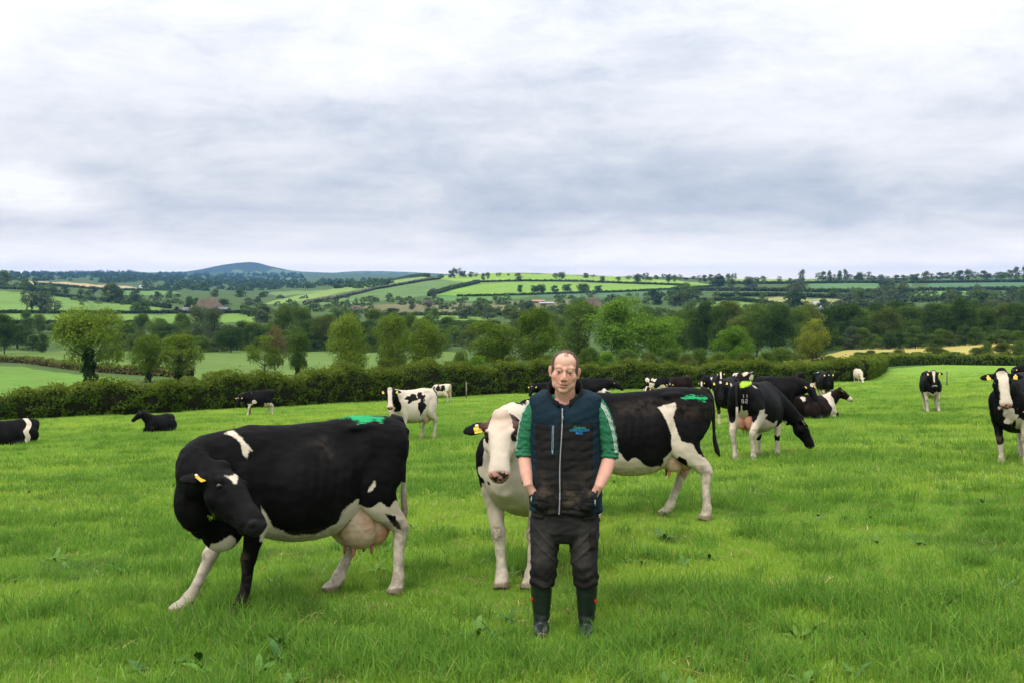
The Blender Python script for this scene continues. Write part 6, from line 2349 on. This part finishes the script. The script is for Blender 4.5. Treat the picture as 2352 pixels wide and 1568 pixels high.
        r2 = [M3 @ Vector((.005 * math.cos(2 * PI * i / nq), .007 * math.sin(2 * PI * i / nq), .012)) for i in range(nq)]
        r3 = [M3 @ Vector((.005 * math.cos(2 * PI * i / nq), .007 * math.sin(2 * PI * i / nq), .004)) for i in range(nq)]
        loft(bm, [ro, r1, r2, r3])
        bmesh.ops.recalc_face_normals(bm, faces=bm.faces)
        link('badge', bm_mesh('badge', bm, False), M_RED, bo)
    setp(root, 'person in navy and black vest, green sleeves and wellington boots, hands in pockets', 'person')


farmer()
# ------------------------------------------------------------------ grass and weeds
def blade_mat():
    def b(N):
        g = N.n('ShaderNodeNewGeometry')
        oi = N.n('ShaderNodeObjectInfo')
        rnd = g.outputs['Random Per Island']
        pos = N.n('ShaderNodeObjectInfo').outputs['Location']
        n1 = N.noise(pos, .16, 4, .55)
        n2 = N.noise(pos, .9, 5, .6)
        f = N.math('ADD', N.math('MULTIPLY', rnd, .6), N.math('MULTIPLY', oi.outputs['Random'], .4))
        lo = N.mix(N.sstep(n1, .35, .68), (.145, .295, .024), (.250, .395, .032))
        hi = N.mix(N.sstep(n1, .35, .68), (.265, .470, .048), (.430, .580, .066))
        c = N.mix(f, lo, hi)
        c = N.mix(N.math('MULTIPLY', N.sstep(n2, .50, .68), .70), c, (.075, .185, .030))
        c = N.mix(N.math('MULTIPLY', N.sstep(rnd, .925, .945), .8), c, (.42, .34, .12))
        d = N.n('ShaderNodeBsdfDiffuse')
        N.set(d.inputs[0], c)
        tr = N.n('ShaderNodeBsdfTranslucent')
        N.set(tr.inputs[0], c)
        gl = N.n('ShaderNodeBsdfGlossy')
        gl.inputs['Roughness'].default_value = .42
        gl.inputs[0].default_value = (.8, .85, .8, 1)
        m1 = N.n('ShaderNodeMixShader')
        m1.inputs[0].default_value = .45
        N.t.links.new(d.outputs[0], m1.inputs[1])
        N.t.links.new(tr.outputs[0], m1.inputs[2])
        m2 = N.n('ShaderNodeMixShader')
        m2.inputs[0].default_value = .035
        N.t.links.new(m1.outputs[0], m2.inputs[1])
        N.t.links.new(gl.outputs[0], m2.inputs[2])
        return m2.outputs[0]
    return material('grass_blades', b)


M_BLADE = blade_mat()


def tussock_mat():
    def b(N):
        g = N.n('ShaderNodeNewGeometry')
        oi = N.n('ShaderNodeObjectInfo')
        f = N.math('ADD', N.math('MULTIPLY', g.outputs['Random Per Island'], .65), N.math('MULTIPLY', oi.outputs['Random'], .35))
        c = N.mix(f, (.060, .165, .024), (.225, .400, .056))
        c = N.mix(N.math('MULTIPLY', N.sstep(g.outputs['Random Per Island'], .95, .97), .8), c, (.34, .30, .12))
        d = N.n('ShaderNodeBsdfDiffuse')
        N.set(d.inputs[0], c)
        tr = N.n('ShaderNodeBsdfTranslucent')
        N.set(tr.inputs[0], c)
        m1 = N.n('ShaderNodeMixShader')
        m1.inputs[0].default_value = .4
        N.t.links.new(d.outputs[0], m1.inputs[1])
        N.t.links.new(tr.outputs[0], m1.inputs[2])
        return m1.outputs[0]
    return material('tussock_blades', b)


M_TUSS = tussock_mat()


def clump(name, seed, n, rad_, h0, h1, w, lean=.5, segs=3, mat=None):
    r = random.Random(seed)
    V, F_ = [], []
    for i in range(n):
        a = r.random() * 2 * PI
        rr = rad_ * math.sqrt(r.random())
        p = Vector((rr * math.cos(a), rr * math.sin(a), 0))
        h = r.uniform(h0, h1)
        la = r.random() * 2 * PI
        ld = Vector((math.cos(la), math.sin(la), 0)) * (lean * (r.random() ** 1.3) * h)
        fa = r.random() * 2 * PI
        sd = Vector((math.cos(fa), math.sin(fa), 0)) * (w * r.uniform(.6, 1.2))
        base = len(V)
        for k in range(segs):
            t = k / segs
            c = p + ld * t * t + Vector((0, 0, h * (t - .28 * t * t * (ld.length / max(h, 1e-6)))))
            ww = sd * (1 - .55 * t)
            V.append(c - ww)
            V.append(c + ww)
        t = 1
        V.append(p + ld + Vector((0, 0, h * (1 - .28 * ld.length / max(h, 1e-6)))))
        for k in range(segs - 1):
            b0 = base + 2 * k
            F_.append((b0, b0 + 1, b0 + 3, b0 + 2))
        b0 = base + 2 * (segs - 1)
        F_.append((b0, b0 + 1, b0 + 2))
    me = bpy.data.meshes.new(name)
    me.from_pydata([tuple(v) for v in V], [], F_)
    me.materials.append(mat or M_BLADE)
    return me


FEET = []      # ground trodden short round the farmer and the nearest hooves
for dx_ in (-.14, .15):
    FEET.append((at_depth(1293, 6.34)[0] + dx_, 6.30, .38))
for vx_, vy_ in ((385, 1395), (560, 1350), (790, 1352), (920, 1348), (1125, 1345), (1185, 1350), (1550, 1195), (1622, 1185)):
    q_ = hitv(vx_, vy_)
    FEET.append((q_.x, q_.y, .34))


def scatter(name, label, pts, scl, protos, cat='grass'):
    pts = np.asarray(pts, float)
    scl = np.array(scl, float)
    for fx, fy, fr in FEET:
        dd = np.hypot((pts[:, 0] - fx), (pts[:, 1] - fy) * .6 + .10)
        scl = scl * (1 - .26 * np.exp(-(dd / fr) ** 4))
    """one object whose vertices carry instanced tufts"""
    V = np.asarray(pts, np.float32)
    me = bpy.data.meshes.new(name)
    me.vertices.add(len(V))
    me.vertices.foreach_set('co', V.ravel())
    rs = np.random.RandomState(len(V))
    fattr(me, 'scl', scl)
    a = me.attributes.new('rotz', 'FLOAT', 'POINT')
    a.data.foreach_set('value', (rs.rand(len(V)) * 6.283).astype(np.float32))
    a = me.attributes.new('pick', 'INT', 'POINT')
    a.data.foreach_set('value', rs.randint(0, len(protos), len(V)).astype(np.int32))
    me.update()
    coll = bpy.data.collections.new(name + '_tufts')
    for i, m in enumerate(protos):
        o = bpy.data.objects.new('%s_tuft_%02d' % (name, i), m)
        coll.objects.link(o)
    ng = bpy.data.node_groups.new(name, 'GeometryNodeTree')
    ng.interface.new_socket('Geometry', in_out='INPUT', socket_type='NodeSocketGeometry')
    ng.interface.new_socket('Geometry', in_out='OUTPUT', socket_type='NodeSocketGeometry')
    nd = ng.nodes
    gi, go = nd.new('NodeGroupInput'), nd.new('NodeGroupOutput')
    iop = nd.new('GeometryNodeInstanceOnPoints')
    ci = nd.new('GeometryNodeCollectionInfo')
    ci.inputs['Collection'].default_value = coll
    ci.inputs['Separate Children'].default_value = True
    ci.inputs['Reset Children'].default_value = True
    iop.inputs['Pick Instance'].default_value = True

    def named(nm, typ):
        n_ = nd.new('GeometryNodeInputNamedAttribute')
        n_.data_type = typ
        n_.inputs['Name'].default_value = nm
        return [s for s in n_.outputs if s.enabled and s.name == 'Attribute'][0]
    cx = nd.new('ShaderNodeCombineXYZ')
    L = ng.links.new
    L(gi.outputs[0], iop.inputs['Points'])
    L(ci.outputs[0], iop.inputs['Instance'])
    L(named('pick', 'INT'), iop.inputs['Instance Index'])
    L(named('rotz', 'FLOAT'), cx.inputs[2])
    L(cx.outputs[0], iop.inputs['Rotation'])
    L(named('scl', 'FLOAT'), iop.inputs['Scale'])
    L(iop.outputs[0], go.inputs[0])
    o = link(name, me, M_BLADE)
    md = o.modifiers.new('scatter', 'NODES')
    md.node_group = ng
    return setp(o, label, cat, kind='stuff')


RS = np.random.RandomState(8)


def field_points(n, d0, d1, power=1.0, margin=30):
    """random pasture points between two distances, evenly per square metre of view"""
    n = int(n * 1.25)
    t = RS.rand(n)
    d = np.sqrt(d0 ** 2 + (d1 ** 2 - d0 ** 2) * t) if power == 1.0 else d0 * (d1 / d0) ** t
    n = len(d)
    x = (RS.rand(n) * 2 - 1) * (.53 * d + 1.7)       # the view's width and a step to either side
    ok = d < hedge_y(x) - .2
    x, d = x[ok], d[ok]
    return np.stack([x, d, ground(x, d)], 1)


def tuft_field(P):
    return .5 + .5 * pnoise(P * np.array([1, 1, 0]), .45, 77), .5 + .5 * pnoise(P * np.array([1, 1, 0]), .13, 78)


SHORT = [clump('turf', 200 + i, 26, .075, .016, .050, .0026, 1.0) for i in range(5)]
MIDT = [clump('turf_long', 220 + i, 22, .07, .035, .090, .0030, .95) for i in range(4)]
TALL = [clump('tussock', 240 + i, 52, .13, .07, .22, .0042, 1.05, 4, M_TUSS) for i in range(4)]
FARG = [clump('turf_far', 260 + i, 26, .30, .04, .10, .010, .9, 2) for i in range(4)]
FART = [clump('tussock_far', 280 + i, 34, .30, .08, .22, .010, .8, 2, M_TUSS) for i in range(3)]

P = field_points(34000, 4.6, 13.5, 2)
scatter('short_grass', 'short bright green turf blades covering the near pasture', P, .75 + .6 * RS.rand(len(P)), SHORT)
P = field_points(22000, 4.6, 22, 2)
a, b_ = tuft_field(P)
keep = RS.rand(len(P)) < np.clip((a - .40) * 2.6 + (b_ - .5) * .8, .10, 1)
P = P[keep]
scatter('long_grass', 'longer grass blades standing in patches of the pasture', P, .7 + .7 * RS.rand(len(P)), MIDT)
# tussocks gather in drifts
cent = field_points(380, 5.0, 48, 2)
cent = cent[(cent[:, 1] > 10) | (RS.rand(len(cent)) < .38)]
pts, sc_ = [], []
for c in cent:
    k = RS.randint(6, 22)
    r = RS.uniform(.12, .42) * (1 + c[1] / 30)
    for i in range(k):
        q = c + np.array([RS.normal() * r, RS.normal() * r * .6, 0])
        pts.append((q[0], q[1], gz(q[0], q[1])))
        sc_.append(RS.uniform(.55, 1.05))
for (vx, vy, k, r) in ((760, 1500, 46, .55), (840, 1525, 30, .4), (1180, 1510, 36, .5), (1390, 1490, 30, .45), (2270, 1480, 30, .4), (2000, 1430, 36, .6), (1990, 1330, 26, .6), (2180, 1080, 26, .6),
                       (1430, 1290, 22, .4), (1020, 1110, 22, .4), (560, 1370, 24, .4), (1700, 1170, 22, .6), (60, 1240, 18, .4), (330, 1320, 20, .4), (1560, 1480, 18, .3), (1800, 1540, 20, .3), (2150, 1560, 26, .35), (1300, 1540, 22, .4), (1000, 1545, 16, .3), (1840, 1400, 30, .5), (2120, 1400, 30, .5), (1620, 1380, 24, .4), (240, 1480, 30, .5), (450, 1500, 26, .5), (80, 1420, 24, .4), (1240, 1462, 2, .09), (1350, 1468, 3, .09), (385, 1400, 5, .1), (560, 1352, 6, .1), (790, 1356, 5, .1), (920, 1352, 5, .1)):
    c = hitv(vx, vy)
    for i in range(k):
        q = (c.x + RS.normal() * r, c.y + RS.normal() * r * .5)
        pts.append((q[0], q[1], gz(*q)))
        sc_.append(RS.uniform(.6, 1.1))
scatter('tussock_grass', 'dark tussocks of tall grass dotted over the pasture', np.array(pts), np.array(sc_), TALL)
P = field_points(26000, 12.5, 42, 2)
scatter('mid_grass', 'pasture turf of the middle distance', P, .6 + .6 * RS.rand(len(P)), FARG)
P = field_points(15000, 40, 130, 2)
scatter('far_grass', 'pasture turf towards the hedge', P, .8 + .9 * RS.rand(len(P)), FARG)
P = field_points(9000, 16, 100, 2)
a, b_ = tuft_field(P * np.array([.5, .5, 1]))
P = P[(RS.rand(len(P)) < np.clip((a - .52) * 3, 0.02, 1))]
scatter('far_tussocks', 'darker grass tussocks further down the pasture', P, .5 + .6 * RS.rand(len(P)), FART)


# dead straw lying between the blades
def straw_mat():
    def b(N):
        r = N.n('ShaderNodeNewGeometry').outputs['Random Per Island']
        return principled(N, N.mix(r, (.16, .10, .045), (.46, .36, .16)), .8, .15)
    return material('dry_straw', b)


M_STRAW = straw_mat()
DRY = [clump('straw', 320 + i, 14, .10, .01, .05, .0028, 2.6, 3, M_STRAW) for i in range(3)]
P = field_points(2600, 4.6, 22, 2)
a, b_ = tuft_field(P * np.array([1.7, 1.7, 1]))
P = P[RS.rand(len(P)) < np.clip((.62 - a) * 2.2, .05, 1)]
P[:, 2] += .02
scatter('dry_grass', 'dead straw-coloured blades scattered through the turf', P, .7 + .8 * RS.rand(len(P)), DRY)


# broad-leaved docks
def dock_mat():
    def b(N):
        oc = N.n('ShaderNodeTexCoord').outputs['Object']
        rnd = N.n('ShaderNodeObjectInfo').outputs['Random']
        n1 = N.noise(oc, 9, 4, .6)
        c = N.mix(rnd, (.045, .120, .026), (.095, .190, .030))
        c = N.mix(N.math('MULTIPLY', N.sstep(n1, .55, .75), .6), c, (.16, .22, .06))
        n2 = N.noise(oc, 26, 2, .5)
        c = N.mix(N.math('MULTIPLY', N.sstep(n2, .70, .76), .7), c, (.11, .045, .03))
        return principled(N, c, .62, .15, N.bump(N.noise(oc, 40, 3), .4, .01))
    return material('dock_leaf', b)


M_DOCK = dock_mat()


def dock_leaf(L, w, curl, seed):
    r = random.Random(seed)
    V, F_ = [], []
    n = 9
    for i in range(n):
        t = i / (n - 1)
        ww = w * (.10 if t < .12 else math.sin(PI * min(1, (t - .10) / .90) ** .75) ** .75 + .02)
        xx = L * (t - .12 * curl * t * t)
        zz = L * (.55 * t - curl * .75 * t * t)
        wv = .10 * w * math.sin(t * 14 + seed)
        for s_, dz in ((-1, .20), (-.5, .05), (0, 0), (.5, .05), (1, .20)):
            V.append((xx, s_ * ww, zz + dz * ww + wv * (abs(s_) > .8)))
        if i:
            for k in range(4):
                a = (i - 1) * 5 + k
                F_.append((a, a + 1, a + 6, a + 5))
    return mesh_np('leaf', V, F_, True)


DL = [dock_leaf(.26, .036, .55, 1), dock_leaf(.22, .038, .85, 2), dock_leaf(.28, .040, .35, 3), dock_leaf(.18, .032, 1.1, 4)]


def dock(vx, vy, n, sc, label, seed, up=0.0):
    r = random.Random(seed)
    p = hitv(vx, vy)
    root = empty('dock_plant', p, r.random() * 6.28)
    for i in range(n):
        o = link('leaf', DL[r.randrange(4)], M_DOCK, root)
        a = i * 2.399 + r.uniform(-.3, .3)
        o.rotation_euler = (r.uniform(-.25, .25), -r.uniform(.05, .55) - up, a)
        k = sc * .62 * r.uniform(.75, 1.15)
        o.scale = (k, k, k)
        o.location = (.01 * math.cos(a), .01 * math.sin(a), .02)
    setp(root, label, 'dock', 'broad-leaved docks in the grass')


for i, (vx, vy, n, sc, lb, up) in enumerate([
        (648, 1505, 6, .95, 'dock with tall grey-green leaves in the tussock at lower left', .35),
        (700, 1492, 4, .80, 'dock with arching leaf behind the lower left tussock', .3),
        (590, 1562, 7, .80, 'dock rosette cut by the bottom edge of the picture', .0),
        (1090, 1478, 6, 1.0, 'dock with one upright yellow-green leaf in front of the farmer', .45),
        (1140, 1485, 4, .9, 'dock with a folded grey leaf right of the upright one', .15),
        (1530, 1245, 8, .9, 'dock clump below the hind legs of the striped cow', .2),
        (1830, 1478, 4, .7, 'lone dock leaf pair low in the grass at lower right', .0),
        (1980, 1470, 4, .7, 'pale dock half hidden in grass at lower right', .25),
        (1880, 1195, 5, .8, 'dock in the open grass right of the striped cow', .1),
        (35, 1345, 5, .7, 'pale dock near the left edge of the near pasture', .0),
        (60, 1140, 5, .8, 'small dock left of the big black cow', .0),
        (2300, 1360, 4, .7, 'dock at the right edge of the near pasture', .1),
        (1235, 1235, 5, .7, 'dock between the farmer and the grazing cow', .2),
        (1000, 1120, 6, .9, 'dock behind the tail of the big black cow', .1)]):
    dock(vx, vy, n, sc, lb, 300 + i, up)

# small broad-leaved weeds, too many to count
def weed_proto(seed):
    r = random.Random(seed)
    bm = bmesh.new()
    for i in range(6):
        m = DL[r.randrange(4)].copy()
        k = r.uniform(.22, .42)
        m.transform(Matrix.Rotation(i * 1.05 + r.uniform(-.3, .3), 4, 'Z') @ Matrix.Rotation(-r.uniform(.1, .8), 4, 'Y') @ Matrix.Diagonal((k, k, k, 1)))
        bm.from_mesh(m)
        bpy.data.meshes.remove(m)
    me = bm_mesh('weed', bm)
    me.materials.append(M_DOCK)
    return me


P = field_points(700, 4.8, 40, 2)
a, b_ = tuft_field(P * np.array([.8, .8, 1]) + 9)
P = P[RS.rand(len(P)) < np.clip((a - .45) * 2.4, .06, 1)]
P[:, 2] += .02
scatter('pasture_weeds', 'small broad-leaved weeds growing through the turf', P, .8 + .9 * RS.rand(len(P)), [weed_proto(400 + i) for i in range(3)], 'weeds')

# rank weeds at the hedge foot
tree_px(47, 985, 962, 44, 'dome', 'hedge_top', 'low leafy weed clump at the left hedge foot', name='weed_clump', depth=46)
# ------------------------------------------------------------------ haze
def haze():
    bm = bmesh.new()
    x0, x1, y0, y1, z0, z1 = -22000, 22000, -300, 12900, -60, 205
    box(bm, ((x0 + x1) / 2, (y0 + y1) / 2, (z0 + z1) / 2), (x1 - x0, y1 - y0, z1 - z0))
    me = bm_mesh('haze', bm, False)
    m = bpy.data.materials.new('haze')
    m.use_nodes = True
    t = m.node_tree
    t.nodes.clear()
    v = t.nodes.new('ShaderNodeVolumePrincipled')
    v.inputs['Color'].default_value = (.20, .46, 1.0, 1)
    v.inputs['Density'].default_value = 6.2e-5
    v.inputs['Anisotropy'].default_value = 0.2
    o_ = t.nodes.new('ShaderNodeOutputMaterial')
    t.links.new(v.outputs[0], o_.inputs['Volume'])
    m.cycles.homogeneous_volume = True
    o = link('haze', me, m)
    setp(o, 'thin bluish air over the whole valley', 'haze', kind='stuff')


haze()
